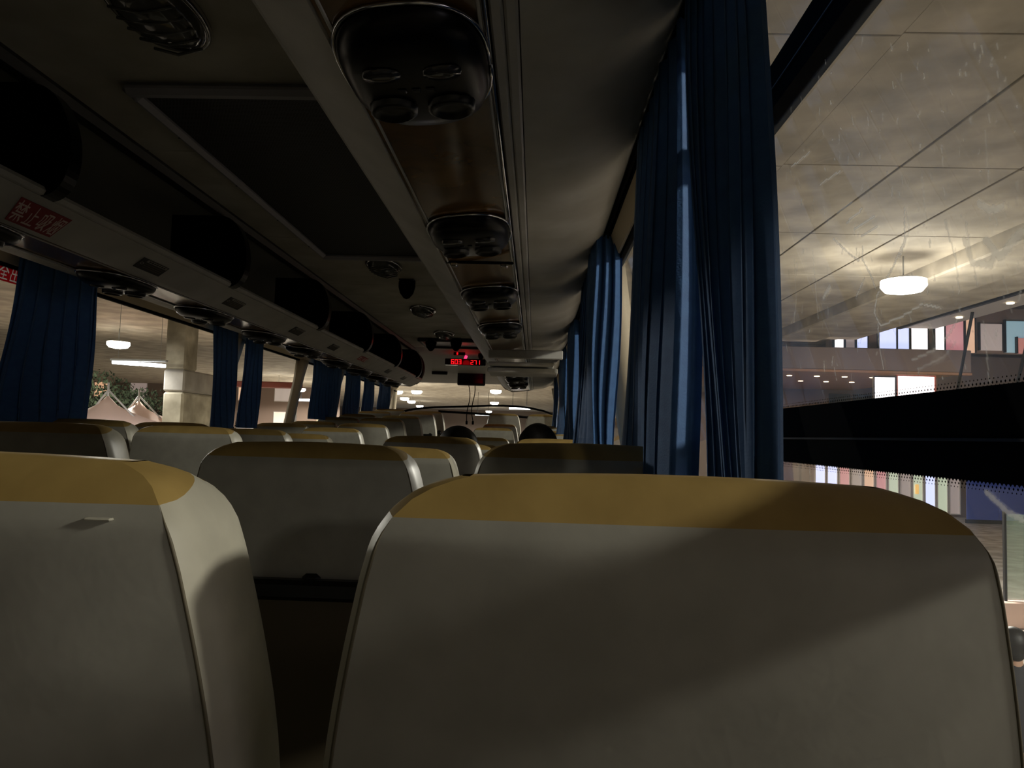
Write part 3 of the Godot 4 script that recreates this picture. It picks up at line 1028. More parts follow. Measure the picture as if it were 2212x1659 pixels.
func seats() -> void:
	var proto := make_seat()
	var ord := ["nearest the camera", "second from the camera", "third from the camera", "fourth from the camera", "fifth from the camera", "sixth from the camera", "seventh from the camera", "eighth from the camera", "ninth from the camera", "tenth from the camera", "eleventh from the camera", "twelfth from the camera"]
	# [x, name of the column, [[d, h of the top]]]
	var cols := [
		[1.024, "right window column", [[-0.42, -0.02], [0.50, -0.022], [1.45, -0.008], [2.3, -0.06], [3.2, -0.05], [4.1, -0.008], [5.2, -0.03], [6.6, 0.04], [7.6, 0.06], [8.5, 0.12], [10.4, 0.30]]],
		[0.490, "right aisle column", [[-0.42, -0.02], [0.50, -0.019], [1.45, -0.020], [2.2, -0.038], [3.2, -0.008], [4.28, -0.05], [5.3, -0.065], [6.9, -0.02], [8.0, 0.08], [9.4, 0.14], [10.5, 0.30]]],
		[-0.490, "left aisle column", [[2.14, 0.005], [3.05, 0.006], [3.71, 0.002], [4.5, -0.02], [5.28, 0.024], [6.24, 0.068], [7.0, 0.13], [8.0, 0.18], [9.1, 0.25], [9.95, 0.29]]],
		[-1.0, "left window column", [[3.2, 0.024], [3.98, 0.024], [4.85, -0.03], [5.75, 0.05], [6.6, 0.08], [7.45, 0.136], [8.0 + 0.25, 0.19], [9.1, 0.25], [10.05, 0.31]]],
	]
	for c in cols:
		var rows: Array = c[2]
		for k in rows.size():
			var d: float = rows[k][0]
			var o: Node3D = proto.duplicate()
			o.name = numbered("coach_seat")
			add_child(o)
			var fy := floor_at(d + 0.35)
			var want: float = EYE + rows[k][1] - 0.008
			o.position = Vector3(c[0], want - 1.18, -d)
			if want - 1.18 > fy - 0.02 and want - 1.18 < fy + 0.02: pass
			if c[0] == 0.490 and k == 1:
				var tg := S()
				box(tg, Vector3(0.144, 1.1435, -0.01), Vector3(0.162, 1.1455, 0.0012), 0.002)
				obj("care_tag", tg, M.side_vinyl, o, "tiny pale tag below the yellow cover")
			tag(o, "cream vinyl coach seat with yellow top cover, " + c[1] + ", " + (ord[k] if c[0] < 0.0 else "right behind the camera" if k == 0 else ord[k - 1]), "seat", "high backed coach seats")
	proto.free()

# ------------------------------------------------------------------ curtains
func curtain(label: String, x: float, t0: float, t1: float, b0: float, b1: float, ht: float, hb: float, folds: float, amp: float, sd: float, group: String, sdn: int, ret := 0.0, rf := 0.0) -> void:
	var t := thing("curtain", label, "curtain", V(x, ht, (t0 + t1) / 2.0), 0.0, group)
	var of := -t.position
	var r := RandomNumberGenerator.new()
	r.seed = sdn
	var ph := r.randf() * TAU
	var nv := 26
	var nu := int(folds * 12)
	var jit := []
	for k in int(folds) + 3: jit.append(r.randf_range(0.55, 1.25))
	var grid := []
	for j in nv + 1:
		var v := j / float(nv)
		var row := []
		var e := v * v * (3.0 - 2.0 * v)
		var a0 := lerpf(t0, b0, lerpf(v, e, 0.5)); var a1 := lerpf(t1, b1, lerpf(v, e, 0.5))
		for i in nu + 1:
			var u := i / float(nu)
			var f := u * folds
			var kk := int(f)
			var am: float = lerpf(jit[kk], jit[kk + 1], f - kk)
			var w := TAU * f + ph + 0.35 * sin(v * 2.2 + kk)
			var dd := lerpf(a0, a1, u) + (a1 - a0) / folds * 0.16 * sin(w * 2.0)
			var sharp := sin(w) + 0.25 * sin(3.0 * w)
			var xx := x + amp * am * smoothstep(0.0, 0.10, minf(u, 1.0 - u)) * (0.5 if u < rf else 1.0) * (0.55 + 0.45 * v) * sharp + 0.012 * sin(v * 5.0 + u * 6.0) * v
			if rf > 0.0:
				dd = lerpf(a0, a1, maxf(0.0, (u - rf) / (1.0 - rf))) + (0.012 * sin(w) if u < rf else (a1 - a0) / folds * 0.16 * sin(w * 2.0))
				xx += ret * maxf(0.0, 1.0 - u / rf)
			row.append(V(xx, lerpf(ht, hb, v), dd) + of)
		grid.append(row)
	var s := S()
	s.set_smooth_group(0)
	var split := nv - 2
	for j in split:
		for i in nu:
			quad(s, grid[j + 1][i], grid[j][i], grid[j][i + 1], grid[j + 1][i + 1])
	obj("cloth", s, M.curtain, t)
	var hm := S()
	hm.set_smooth_group(0)
	for j in range(split, nv):
		for i in nu:
			quad(hm, grid[j + 1][i] , grid[j][i], grid[j][i + 1], grid[j + 1][i + 1])
	obj("hem", hm, M.curtain, t)
	for k in int(folds):
		var p: Vector3 = grid[0][mini(nu, int((k + 0.5) / folds * nu))]
		var hk := S()
		box(hk, p + Vector3(-0.004, -0.012, -0.004), p + Vector3(0.004, 0.022, 0.004), 0.001)
		obj("glider", hk, M.black_plastic, t)

func curtains() -> void:
	var g := "blue curtains along the right windows"
	var xr := 1.150
	curtain("dark blue pleated curtain nearest the camera, beside the large right window", xr, 0.80, 1.19, 0.655, 0.925, 0.69, -0.32, 9, 0.022, 1.0, g, 11)
	curtain("blue curtain second from the camera on the right, flaring down to the seat", xr, 1.23, 1.76, 1.16, 2.06, 0.69, -0.32, 8, 0.026, 1.0, g, 12, 0.03, 0.1)
	curtain("pale lit blue curtain third from the camera on the right, beyond the beige pillar", xr - 0.035, 2.60, 2.85, 2.66, 3.0, 0.69, -0.06, 6, 0.02, 1.0, g, 13, 0.095, 0.5)
	curtain("blue curtain fourth from the camera on the right, behind the pale lit one", xr - 0.02, 3.0, 3.5, 3.05, 3.7, 0.69, -0.06, 6, 0.024, 1.0, g, 14)
	curtain("narrow blue curtain fifth from the camera on the right", xr - 0.02, 4.5, 4.95, 4.2, 5.0, 0.69, -0.03, 5, 0.024, 1.0, g, 15, 0.07, 0.35)
	curtain("blue curtain sixth from the camera on the right, under the hanging lids", xr - 0.02, 5.9, 6.7, 5.6, 6.8, 0.69, 0.02, 6, 0.024, 1.0, g, 16, 0.07, 0.3)
	curtain("blue curtain farthest forward on the right, at the windscreen edge", xr, 7.9, 9.4, 7.8, 9.6, 0.69, 0.10, 8, 0.026, 1.0, g, 17)
	g = "blue curtains along the left windows"
	var xl := -1.150
	curtain("wide dark blue curtain at the left picture edge, nearest on the left", xl, 2.98, 3.53, 2.87, 3.52, 0.69, 0.00, 6, 0.022, -1.0, g, 21)
	curtain("dark blue curtain in front of the left window pillar, its left half of the pair", xl, 4.84, 5.25, 4.9, 5.26, 0.69, -0.03, 5, 0.02, -1.0, g, 22)
	curtain("dark blue curtain just beyond the left window pillar, right half of the pair, slanting", xl, 5.40, 5.76, 5.32, 5.70, 0.69, -0.00, 5, 0.02, -1.0, g, 23)
	curtain("wide blue curtain beyond the third left window with lights behind it", xl, 7.08, 8.12, 7.0, 8.0, 0.69, 0.10, 10, 0.022, -1.0, g, 24)
	curtain("blue curtain third from the front on the left, between two bright slits", xl, 8.3, 9.0, 8.24, 8.95, 0.69, 0.17, 7, 0.022, -1.0, g, 25)
	curtain("narrow blue curtain second from the front on the left", xl, 9.2, 9.8, 9.15, 9.75, 0.69, 0.24, 6, 0.022, -1.0, g, 26)
	curtain("blue curtain farthest forward on the left, beside the windscreen", xl, 10.1, 10.9, 10.05, 10.85, 0.69, 0.29, 7, 0.022, -1.0, g, 27)

# ------------------------------------------------------------------ people
func nets(s: SurfaceTool, bones: Array, cell: float, k := 0.03) -> void:
	# smooth union of tapered capsules [a, b, ra, rb], meshed as surface nets
	var lo := Vector3.ONE * 1e9
	var hi := -lo
	for b in bones:
		var m: float = maxf(b[2], b[3]) + cell * 2.5
		for p in [b[0], b[1]]:
			lo = lo.min(p - Vector3.ONE * m)
			hi = hi.max(p + Vector3.ONE * m)
	var n := Vector3i(((hi - lo) / cell).ceil()) + Vector3i.ONE
	var f := PackedFloat32Array()
	f.resize(n.x * n.y * n.z)
	f.fill(1.0)
	for b in bones:
		var a: Vector3 = b[0]; var ab: Vector3 = b[1] - b[0]
		var ra: float = b[2]; var rb: float = b[3]
		var m: float = maxf(ra, rb) + k + cell * 2.0
		var i0 := Vector3i(((a.min(b[1]) - Vector3.ONE * m - lo) / cell).floor()).clamp(Vector3i.ZERO, n - Vector3i.ONE)
		var i1 := Vector3i(((a.max(b[1]) + Vector3.ONE * m - lo) / cell).ceil()).clamp(Vector3i.ZERO, n - Vector3i.ONE)
		var l2 := maxf(ab.length_squared(), 1e-9)
		for z in range(i0.z, i1.z + 1):
			for y in range(i0.y, i1.y + 1):
				for x in range(i0.x, i1.x + 1):
					var p := lo + Vector3(x, y, z) * cell
					var t := clampf((p - a).dot(ab) / l2, 0.0, 1.0)
					var dist := (p - a - ab * t).length() - lerpf(ra, rb, t)
					var q := (z * n.y + y) * n.x + x
					var o := f[q]
					var h := maxf(k - absf(o - dist), 0.0) / k
					f[q] = minf(o, dist) - h * h * k * 0.25
	var at := {}
	var vert := PackedVector3Array()
	for z in n.z - 1:
		for y in n.y - 1:
			for x in n.x - 1:
				var c := Vector3()
				var cnt := 0
				var q := (z * n.y + y) * n.x + x
				var v := [f[q], f[q + 1], f[q + n.x], f[q + n.x + 1], f[q + n.x * n.y], f[q + n.x * n.y + 1], f[q + n.x * n.y + n.x], f[q + n.x * n.y + n.x + 1]]
				var neg := 0
				for w in v:
					if w < 0.0: neg += 1
				if neg == 0 or neg == 8: continue
				for e in [[0, 1], [2, 3], [4, 5], [6, 7], [0, 2], [1, 3], [4, 6], [5, 7], [0, 4], [1, 5], [2, 6], [3, 7]]:
					var va: float = v[e[0]]; var vb: float = v[e[1]]
					if (va < 0.0) != (vb < 0.0):
						var t := va / (va - vb)
						var pa := Vector3(e[0] & 1, (e[0] >> 1) & 1, e[0] >> 2)
						var pb := Vector3(e[1] & 1, (e[1] >> 1) & 1, e[1] >> 2)
						c += pa.lerp(pb, t)
						cnt += 1
				at[q] = vert.size()
				vert.append(lo + (Vector3(x, y, z) + c / cnt) * cell)
	s.set_smooth_group(0)
	var sx := 1; var sy := n.x; var sz := n.x * n.y
	for z in range(1, n.z - 1):
		for y in range(1, n.y - 1):
			for x in range(1, n.x - 1):
				var q := (z * n.y + y) * n.x + x
				for e in [[sx, sy, sz], [sy, sz, sx], [sz, sx, sy]]:
					var va := f[q]; var vb := f[q + e[0]]
					if (va < 0.0) == (vb < 0.0): continue
					var a: Vector3 = vert[at[q - e[1] - e[2]]]; var b: Vector3 = vert[at[q - e[2]]]
					var c: Vector3 = vert[at[q]]; var d: Vector3 = vert[at[q - e[1]]]
					if va < 0.0: quad(s, d, c, b, a)
					else: quad(s, a, b, c, d)

func head_bones(c: Vector3) -> Array:
	# c: centre of the head; the face looks to -z
	return [[c + Vector3(0, 0.02, 0.012), c + Vector3(0, 0.012, -0.02), 0.083, 0.078], [c + Vector3(0, -0.03, -0.035), c + Vector3(0, -0.085, -0.058), 0.06, 0.036],
		[c + Vector3(0, -0.005, -0.098), c + Vector3(0, -0.03, -0.108), 0.009, 0.014], [c + Vector3(-0.018, -0.062, -0.088), c + Vector3(0.018, -0.062, -0.088), 0.012, 0.012],
		[c + Vector3(-0.082, -0.005, 0.0), c + Vector3(-0.086, -0.03, 0.0), 0.017, 0.013], [c + Vector3(0.082, -0.005, 0.0), c + Vector3(0.086, -0.03, 0.0), 0.017, 0.013],
		[c + Vector3(0, -0.05, 0.01), c + Vector3(0, -0.16, 0.03), 0.052, 0.056]]

func passenger(label: String, at: Vector3, hx: Vector3, longer: bool) -> void:
	# at: seat cushion point under the body; hx: centre of the head
	var t := thing("person", label, "person", at, 0.0)
	var h := hx - at
	var s := S()
	nets(s, head_bones(h), 0.008, 0.02)
	obj("head", s, M.skin, t)
	var b := S()
	var sh := h + Vector3(0, -0.22, 0.04)
	var lap := Vector3(0, 0.12, 0.0)
	var bones := [[sh + Vector3(0, -0.05, 0), lap, 0.115, 0.13], [sh + Vector3(-0.13, -0.01, 0), sh + Vector3(0.13, -0.01, 0), 0.065, 0.065], [sh + Vector3(0, 0.05, -0.01), sh, 0.06, 0.08]]
	for sx in [-1.0, 1.0]:
		bones.append([lap + Vector3(sx * 0.08, -0.02, -0.02), Vector3(sx * 0.1, 0.09, -0.42), 0.085, 0.062])
		bones.append([Vector3(sx * 0.1, 0.09, -0.42), Vector3(sx * 0.1, -0.36, -0.38), 0.06, 0.04])
		bones.append([sh + Vector3(sx * 0.17, -0.02, 0), Vector3(sx * 0.21, 0.27, -0.04), 0.055, 0.042])
		bones.append([Vector3(sx * 0.21, 0.27, -0.04), Vector3(sx * 0.1, 0.2, -0.24), 0.042, 0.034])
	nets(b, bones, 0.018, 0.04)
	obj("clothing", b, M.dark_cloth, t)
	for sx in [-1.0, 1.0]:
		var hd := S()
		nets(hd, hand_bones(Vector3(sx * 0.1, 0.2, -0.25), Vector3(0, -0.15, -1), sx), 0.004, 0.006)
		obj("hand", hd, M.skin, t)
	var hair := S()
	var hb := [[h + Vector3(0, 0.03, 0.02), h + Vector3(0, 0.022, -0.012), 0.094, 0.088], [h + Vector3(0, 0.0, 0.05), h + Vector3(0, -0.07, 0.055), 0.07, 0.05]]
	if longer:
		hb.append([h + Vector3(0.0, 0.03, 0.03), h + Vector3(0.04, -0.03, 0.05), 0.098, 0.075])
		for sx in [-1.0, 1.0]:
			hb.append([h + Vector3(sx * 0.06, 0.03, 0.02), h + Vector3(sx * 0.085, -0.14, 0.02), 0.05, 0.035])
		hb.append([h + Vector3(0, -0.05, 0.06), h + Vector3(0.0, -0.2, 0.07), 0.06, 0.04])
	nets(hair, hb, 0.008, 0.02)
	obj("hair", hair, M.hair, t)

func hand_bones(w: Vector3, dir: Vector3, sx: float) -> Array:
	# a relaxed hand from the wrist w; palm down
	dir = dir.normalized()
	var right := dir.cross(Vector3.UP).normalized()
	var dn := Vector3.DOWN
	var out := [[w, w + dir * 0.03, 0.022, 0.02]]
	var ln := [0.066, 0.075, 0.07, 0.055]
	for k in 4:
		var o := right * (0.03 - 0.02 * k) * sx
		var root := w + dir * 0.085 + o
		out.append([w + dir * 0.025 + o * 0.7, root, 0.016, 0.0125])
		var mid: Vector3 = root + dir * ln[k] * 0.5 + dn * 0.008
		out.append([root, mid, 0.0095, 0.009])
		out.append([mid, mid + dir * ln[k] * 0.4 + dn * 0.024, 0.0088, 0.0075])
	var th := w + dir * 0.03 + right * 0.026 * sx
	out.append([th, th + dir * 0.035 + right * 0.022 * sx + dn * 0.006, 0.013, 0.0105])
	out.append([th + dir * 0.035 + right * 0.022 * sx + dn * 0.006, th + dir * 0.062 + right * 0.024 * sx + dn * 0.014, 0.0105, 0.008])
	return out

func people() -> void:
	passenger("seated passenger with short black hair, only the crown shows above the right aisle seats", Vector3(0.56, 2.11, -3.66), V(0.575, -0.085, 3.55), false)
	passenger("seated passenger with dark brown hair beside the right window curtains", Vector3(0.96, 2.11, -4.62), V(0.945, -0.055, 4.48), true)
	# pedestrian outside, seen from behind at the right picture edge
	var t := thing("person", "pedestrian in dark grey jacket and beige trousers walking away beside the coach", "person", Vector3(4.30, 0.0, -5.6))
	var h := Vector3(0, 1.49, 0)
	var s := S()
	nets(s, head_bones(h), 0.006, 0.02)
	obj("head", s, M.skin, t)
	var hair := S()
	nets(hair, [[h + Vector3(0, 0.028, 0.018), h + Vector3(0, 0.022, -0.012), 0.096, 0.088], [h + Vector3(0, 0.0, 0.035), h + Vector3(0, -0.05, 0.05), 0.08, 0.055]], 0.006, 0.02)
	obj("hair", hair, M.hair, t)
	var j := S()
	var bones := [[Vector3(-0.14, 1.27, 0.01), Vector3(0.14, 1.27, 0.01), 0.068, 0.068], [Vector3(0, 1.24, 0.01), Vector3(0, 0.9, 0.0), 0.125, 0.135], [Vector3(-0.07, 1.15, 0.02), Vector3(-0.08, 0.82, 0.0), 0.11, 0.10], [Vector3(0.07, 1.15, 0.02), Vector3(0.08, 0.82, 0.0), 0.11, 0.10], [Vector3(0, 1.36, 0.02), Vector3(0, 1.28, 0.015), 0.055, 0.08]]
	for sx in [-1.0, 1.0]:
		bones.append([Vector3(sx * 0.19, 1.25, 0.01), Vector3(sx * 0.235, 1.0, 0.035), 0.058, 0.048])
		bones.append([Vector3(sx * 0.235, 1.0, 0.035), Vector3(sx * 0.225, 0.78, -0.06), 0.047, 0.038])
	nets(j, bones, 0.014, 0.035)
	obj("jacket", j, M.grey_jacket, t)
	var l := S()
	bones = [[Vector3(-0.07, 0.84, 0), Vector3(0.07, 0.84, 0), 0.10, 0.10]]
	for sx in [-1.0, 1.0]:
		var st: float = 0.16 * sx
		bones.append([Vector3(sx * 0.085, 0.8, 0), Vector3(sx * 0.09, 0.46, -st * 0.5), 0.088, 0.062])
		bones.append([Vector3(sx * 0.09, 0.46, -st * 0.5), Vector3(sx * 0.09, 0.08, -st * 0.9 + 0.05), 0.06, 0.048])
	nets(l, bones, 0.014, 0.03)
	obj("trousers", l, M.beige_trousers, t)
	for sx in [-1.0, 1.0]:
		var st: float = 0.16 * sx
		var f := S()
		nets(f, [[Vector3(sx * 0.09, 0.05, -st * 0.9 + 0.07), Vector3(sx * 0.095, 0.035, -st * 0.9 - 0.13), 0.045, 0.034]], 0.01, 0.02)
		obj("shoe", f, M.dark_cloth, t)
		var hd := S()
		nets(hd, hand_bones(Vector3(sx * 0.225, 0.775, -0.065), Vector3(0, -1, -0.25), -sx), 0.0045, 0.006)
		obj("hand", hd, M.skin, t)

# ------------------------------------------------------------------ front end
const SEG := ["abcdef", "bc", "abged", "abgcd", "fgbc", "afgcd", "afgedc", "abc", "abcdefg", "abcdfg"]
func digits(txt: String, hgt: float, t: Node3D, x: float, y: float) -> void:
	# seven segment figures facing +z
	var w := hgt * 0.55
	var th := hgt * 0.15
	for ch in txt:
		var s := S()
		for g in SEG[int(ch)]:
			var r: Array = {"a": [0.0, 1.0, w, 0.0], "b": [w, 0.5, 0.0, hgt * 0.5], "c": [w, 0.0, 0.0, hgt * 0.5], "d": [0.0, 0.0, w, 0.0], "e": [0.0, 0.0, 0.0, hgt * 0.5], "f": [0.0, 0.5, 0.0, hgt * 0.5], "g": [0.0, 0.5, w, 0.0]}[g]
			var a := Vector3(x + r[0], y + r[1] * hgt, 0.0)
			box(s, a + Vector3(-th / 2, -th / 2, 0), a + Vector3(r[2] + th / 2, r[3] + th / 2, 0.004))
		obj("led_digit", s, M.led_red, t)
		x += w + hgt * 0.35

func front_end() -> void:
	var t := thing("clock_display", "black display bar with red glowing digits on the front dome", "display", V(0.05, 0.875, 9.35))
	var s := S()
	box(s, Vector3(-0.25, -0.035, -0.06), Vector3(0.25, 0.045, 0.0), 0.006)
	obj("case", s, M.screen_off, t)
	digits("603", 0.05, t, -0.17, -0.02)
	digits("271", 0.045, t, 0.07, -0.02)
	var sg := thing("small_led_sign", "tiny red glowing sign above the digit display", "sign", V(0.0, 0.955, 9.1))
	var q := S()
	box(q, Vector3(-0.07, -0.02, -0.02), Vector3(0.07, 0.02, 0.0), 0.004)
	obj("case", q, M.screen_off, sg)
	digits("8", 0.022, sg, -0.03, -0.01)
	var pk := thing("pink_lamp", "small pink glowing lamp leaning above the red digits", "lamp", V(0.05, 0.935, 9.37))
	var p := S()
	box(p, Vector3(-0.018, -0.03, -0.012), Vector3(0.018, 0.03, 0.0), 0.006, Transform3D(Basis(Vector3(0, 0, 1), -0.35), Vector3.ZERO))
	obj("lamp_face", p, M.led_pink, pk)
	lamp_light(V(0.05, 0.87, 9.2), 0.01, Color(1.0, 0.05, 0.1), 0.05)
	# television
	var tv := thing("television", "black switched off television hanging at the front over the windscreen", "television", V(0.02, 0.90, 10.7))
	s = S()
	box(s, Vector3(-0.2, -0.22, -0.06), Vector3(0.19, 0.06, 0.0), 0.012)
	obj("case", s, M.black_plastic, tv)
	s = S()
	box(s, Vector3(-0.17, -0.19, -0.002), Vector3(0.16, 0.035, 0.004), 0.002)
	obj("screen", s, M.screen_off, tv)
	s = S()
	box(s, Vector3(-0.05, 0.0, -0.05), Vector3(0.05, 0.09, -0.02), 0.004)
	obj("mount", s, M.dark_metal, tv)
	for k in 2:
		var c := S()
		var x := -0.02 + 0.07 * k
		var pth := []
		for i in 10:
			pth.append(V(x + 0.02 * sin(i * 0.6 + k), 0.68 - 0.055 * i, 10.75))
		tube(c, pth, 0.0065, 6)
		var pl := thing("hanging_cable", ["thin dark cable hanging below the television, left one", "thin dark cable with a plug hanging below the television, right one"][k], "cable", V(x, 0.69, 10.75), 0.0, "cables below the television")
		var o := obj("wire", c, M.satin_black, pl)
		o.position = -pl.position
		var g := S()
		box(g, pth[-1] + Vector3(-0.014, -0.05, -0.014), pth[-1] + Vector3(0.014, 0.0, 0.014), 0.004)
		o = obj("plug", g, M.satin_black, pl)
		o.position = -pl.position
	var vs := thing("front_vent", "small dark slot vent on the front dome left of the television", "vent", V(-0.42, 0.845, 10.6))
	s = S()
	box(s, Vector3(-0.11, -0.03, -0.03), Vector3(0.11, 0.03, 0.0), 0.006)
	obj("frame", s, M.dark_ceiling_trim, vs)
	for k in 3:
		s = S()
		box(s, Vector3(-0.095, -0.021 + 0.016 * k, 0.0), Vector3(0.095, -0.013 + 0.016 * k, 0.006), 0.002)
		obj("slat", s, M.satin_black, vs)
	var db := bx(-1.25, 1.25, -0.75, -0.30, 11.2, D1 - 0.02, 0.05)
	tag(obj("dashboard", db, M.dash), "dark grey dashboard under the windscreen, hidden behind the front seats", "dashboard")

# ------------------------------------------------------------------ signs: flat print
func glyph_tex(strokes: Array, n: int, bg: Color, fg: Color, wd: int) -> ImageTexture:
	# strokes: [glyph number, x0, y0, x1, y1] on a 0..100 square per glyph
	var H := 128
	var W := H * n
	var im := Image.create(W, H, false, Image.FORMAT_RGB8)
	im.fill(bg)
	for q in strokes:
		var a := Vector2(q[0] * H + 10 + q[1] * 1.08, 10 + q[2] * 1.08)
		var b := Vector2(q[0] * H + 10 + q[3] * 1.08, 10 + q[4] * 1.08)
		var st := int(a.distance_to(b)) + 1
		for i in st + 1:
			var p := a.lerp(b, i / float(st))
			im.fill_rect(Rect2i(int(p.x) - wd / 2, int(p.y) - wd / 2, wd, wd), fg)
	return ImageTexture.create_from_image(im)

func plate(a: Vector3, b: Vector3, c: Vector3, d: Vector3, th: float) -> SurfaceTool:
	# thin plate a (lower left), b (upper left), c (upper right), d (lower right), print on the front, thickness to the back
	var s := S()
	s.set_smooth_group(-1)
	quad(s, a, b, c, d)
	var n := (b - a).cross(d - a).normalized() * th
	for e in [[a, b], [b, c], [c, d], [d, a]]:
		s.set_uv(Vector2.ZERO)
		var p: Vector3 = e[0]; var q: Vector3 = e[1]
		for v in [p, p + n, q + n, p, q + n, q]: s.add_vertex(v)
	return s

func print_mat(t: Texture2D) -> StandardMaterial3D:
	var m := StandardMaterial3D.new()
	m.resource_name = "print"
	m.albedo_texture = t
	m.roughness = 0.5
	return m

func signs() -> void:
	var red := Color8(140, 16, 28)
	var wh := Color8(214, 196, 190)
	var jin := [[0, 5, 18, 45, 18], [0, 25, 2, 25, 46], [0, 25, 20, 6, 42], [0, 25, 20, 44, 40], [0, 55, 18, 95, 18], [0, 75, 2, 75, 46], [0, 75, 20, 56, 42], [0, 75, 20, 94, 42], [0, 22, 54, 78, 54], [0, 6, 68, 94, 68], [0, 50, 68, 50, 97], [0, 30, 76, 14, 94], [0, 70, 76, 86, 94]]
	var zhi := [[1, 52, 4, 52, 92], [1, 52, 42, 86, 42], [1, 22, 40, 22, 92], [1, 4, 93, 96, 93]]
	var xi := [[2, 6, 20, 6, 74], [2, 6, 20, 30, 20], [2, 30, 20, 30, 74], [2, 6, 74, 30, 74], [2, 38, 12, 84, 12], [2, 56, 12, 52, 50], [2, 52, 50, 34, 92], [2, 84, 12, 74, 40], [2, 74, 40, 92, 40], [2, 92, 40, 78, 68], [2, 78, 68, 44, 95], [2, 56, 44, 72, 74], [2, 72, 74, 97, 95]]
	var yan := [[3, 22, 4, 22, 56], [3, 22, 56, 6, 94], [3, 24, 62, 34, 84], [3, 6, 26, 10, 48], [3, 38, 22, 30, 44], [3, 46, 10, 46, 94], [3, 46, 10, 94, 10], [3, 94, 10, 94, 94], [3, 46, 92, 94, 92], [3, 54, 36, 86, 36], [3, 70, 20, 70, 46], [3, 70, 46, 56, 80], [3, 70, 46, 86, 80]]
	var face := func(u: float, d: float) -> Vector3:    # u 0 at the lip .. 1 at the lower edge of the left rack
		var a := Vector2(-0.474, 0.632); var b := Vector2(-0.598, 0.566)
		var p := a.lerp(b, u)
		return V(p.x + 0.002, p.y - 0.004, d)
	var s := plate(face.call(0.90, 2.09), face.call(0.20, 2.03), face.call(0.20, 2.26), face.call(0.90, 2.29), 0.0015)
	tag(obj("no_smoking_sign", s, print_mat(glyph_tex(jin + zhi + xi + yan, 4, red, wh, 9))), "red sticker with four white characters on the left rack face", "sign")
	var an := [[0, 50, 0, 50, 12], [0, 8, 16, 92, 16], [0, 8, 16, 8, 30], [0, 92, 16, 92, 30], [0, 4, 50, 96, 50], [0, 46, 28, 28, 70], [0, 28, 70, 78, 94], [0, 72, 50, 14, 95]]
	var quan := [[1, 50, 2, 4, 44], [1, 50, 2, 96, 44], [1, 26, 42, 74, 42], [1, 24, 66, 76, 66], [1, 8, 93, 92, 93], [1, 50, 42, 50, 93]]
	var chu := [[2, 50, 2, 50, 92], [2, 16, 14, 16, 44], [2, 16, 44, 84, 44], [2, 84, 14, 84, 44], [2, 8, 56, 8, 93], [2, 8, 93, 92, 93], [2, 92, 56, 92, 93]]
	var kou := [[3, 14, 18, 14, 88], [3, 14, 18, 86, 18], [3, 86, 18, 86, 88], [3, 14, 86, 86, 86]]
	var hx := func(h: float) -> float: return -(gx(h) - 0.004)
	s = plate(V(hx.call(0.562), 0.562, 2.885), V(hx.call(0.63), 0.63, 2.885), V(hx.call(0.63), 0.63, 3.15), V(hx.call(0.562), 0.562, 3.15), 0.0015)
	var em := print_mat(glyph_tex(an + quan + chu + kou, 4, Color8(200, 24, 34), Color8(236, 230, 224), 10))
	em.backlight_enabled = true
	em.backlight = Color(0.9, 0.9, 0.9)
	tag(obj("exit_sign", s, em), "red emergency exit sticker with white characters on the left window glass", "sign")
	# dark instruction labels along the left rack face
	var im := Image.create(128, 64, false, Image.FORMAT_RGB8)
	im.fill(Color8(20, 19, 19))
	im.fill_rect(Rect2i(24, 2, 100, 15), Color8(150, 146, 138))
	for k in 7: im.fill_rect(Rect2i(34 + k * 12, 5, 8, 9), Color8(40, 40, 40))
	for k in 3: im.fill_rect(Rect2i(28, 25 + k * 11, 92, 3), Color8(96, 80, 60))
	for y in 16:
		for x in 16:
			var r := Vector2(x - 8, y - 8).length()
			if r < 8 and r > 5: im.set_pixel(6 + x, 22 + y, Color8(150, 146, 138))
	var lt := print_mat(ImageTexture.create_from_image(im))
	var dl := [2.72, 3.52, 4.5, 5.35, 7.4, 8.3]
	var od := ["first after the red sticker", "second after the red sticker", "third after the red sticker", "fourth after the red sticker", "fifth after the red sticker", "last before the rack end"]
	for k in dl.size():
		var d: float = dl[k]
		s = plate(face.call(0.72, d + 0.02), face.call(0.30, d), face.call(0.30, d + 0.19), face.call(0.72, d + 0.21), 0.0015)
		tag(obj("instruction_label", s, lt), "small black and grey instruction label on the left rack face, " + od[k], "label", "instruction labels on the left rack")
	s = plate(face.call(0.62, 6.23), face.call(0.22, 6.2), face.call(0.22, 6.46), face.call(0.62, 6.50), 0.0015)
	tag(obj("red_sticker", s, print_mat(glyph_tex(jin + zhi + xi + yan, 4, red, wh, 9))), "small red and white sticker far along the left rack face", "sticker")

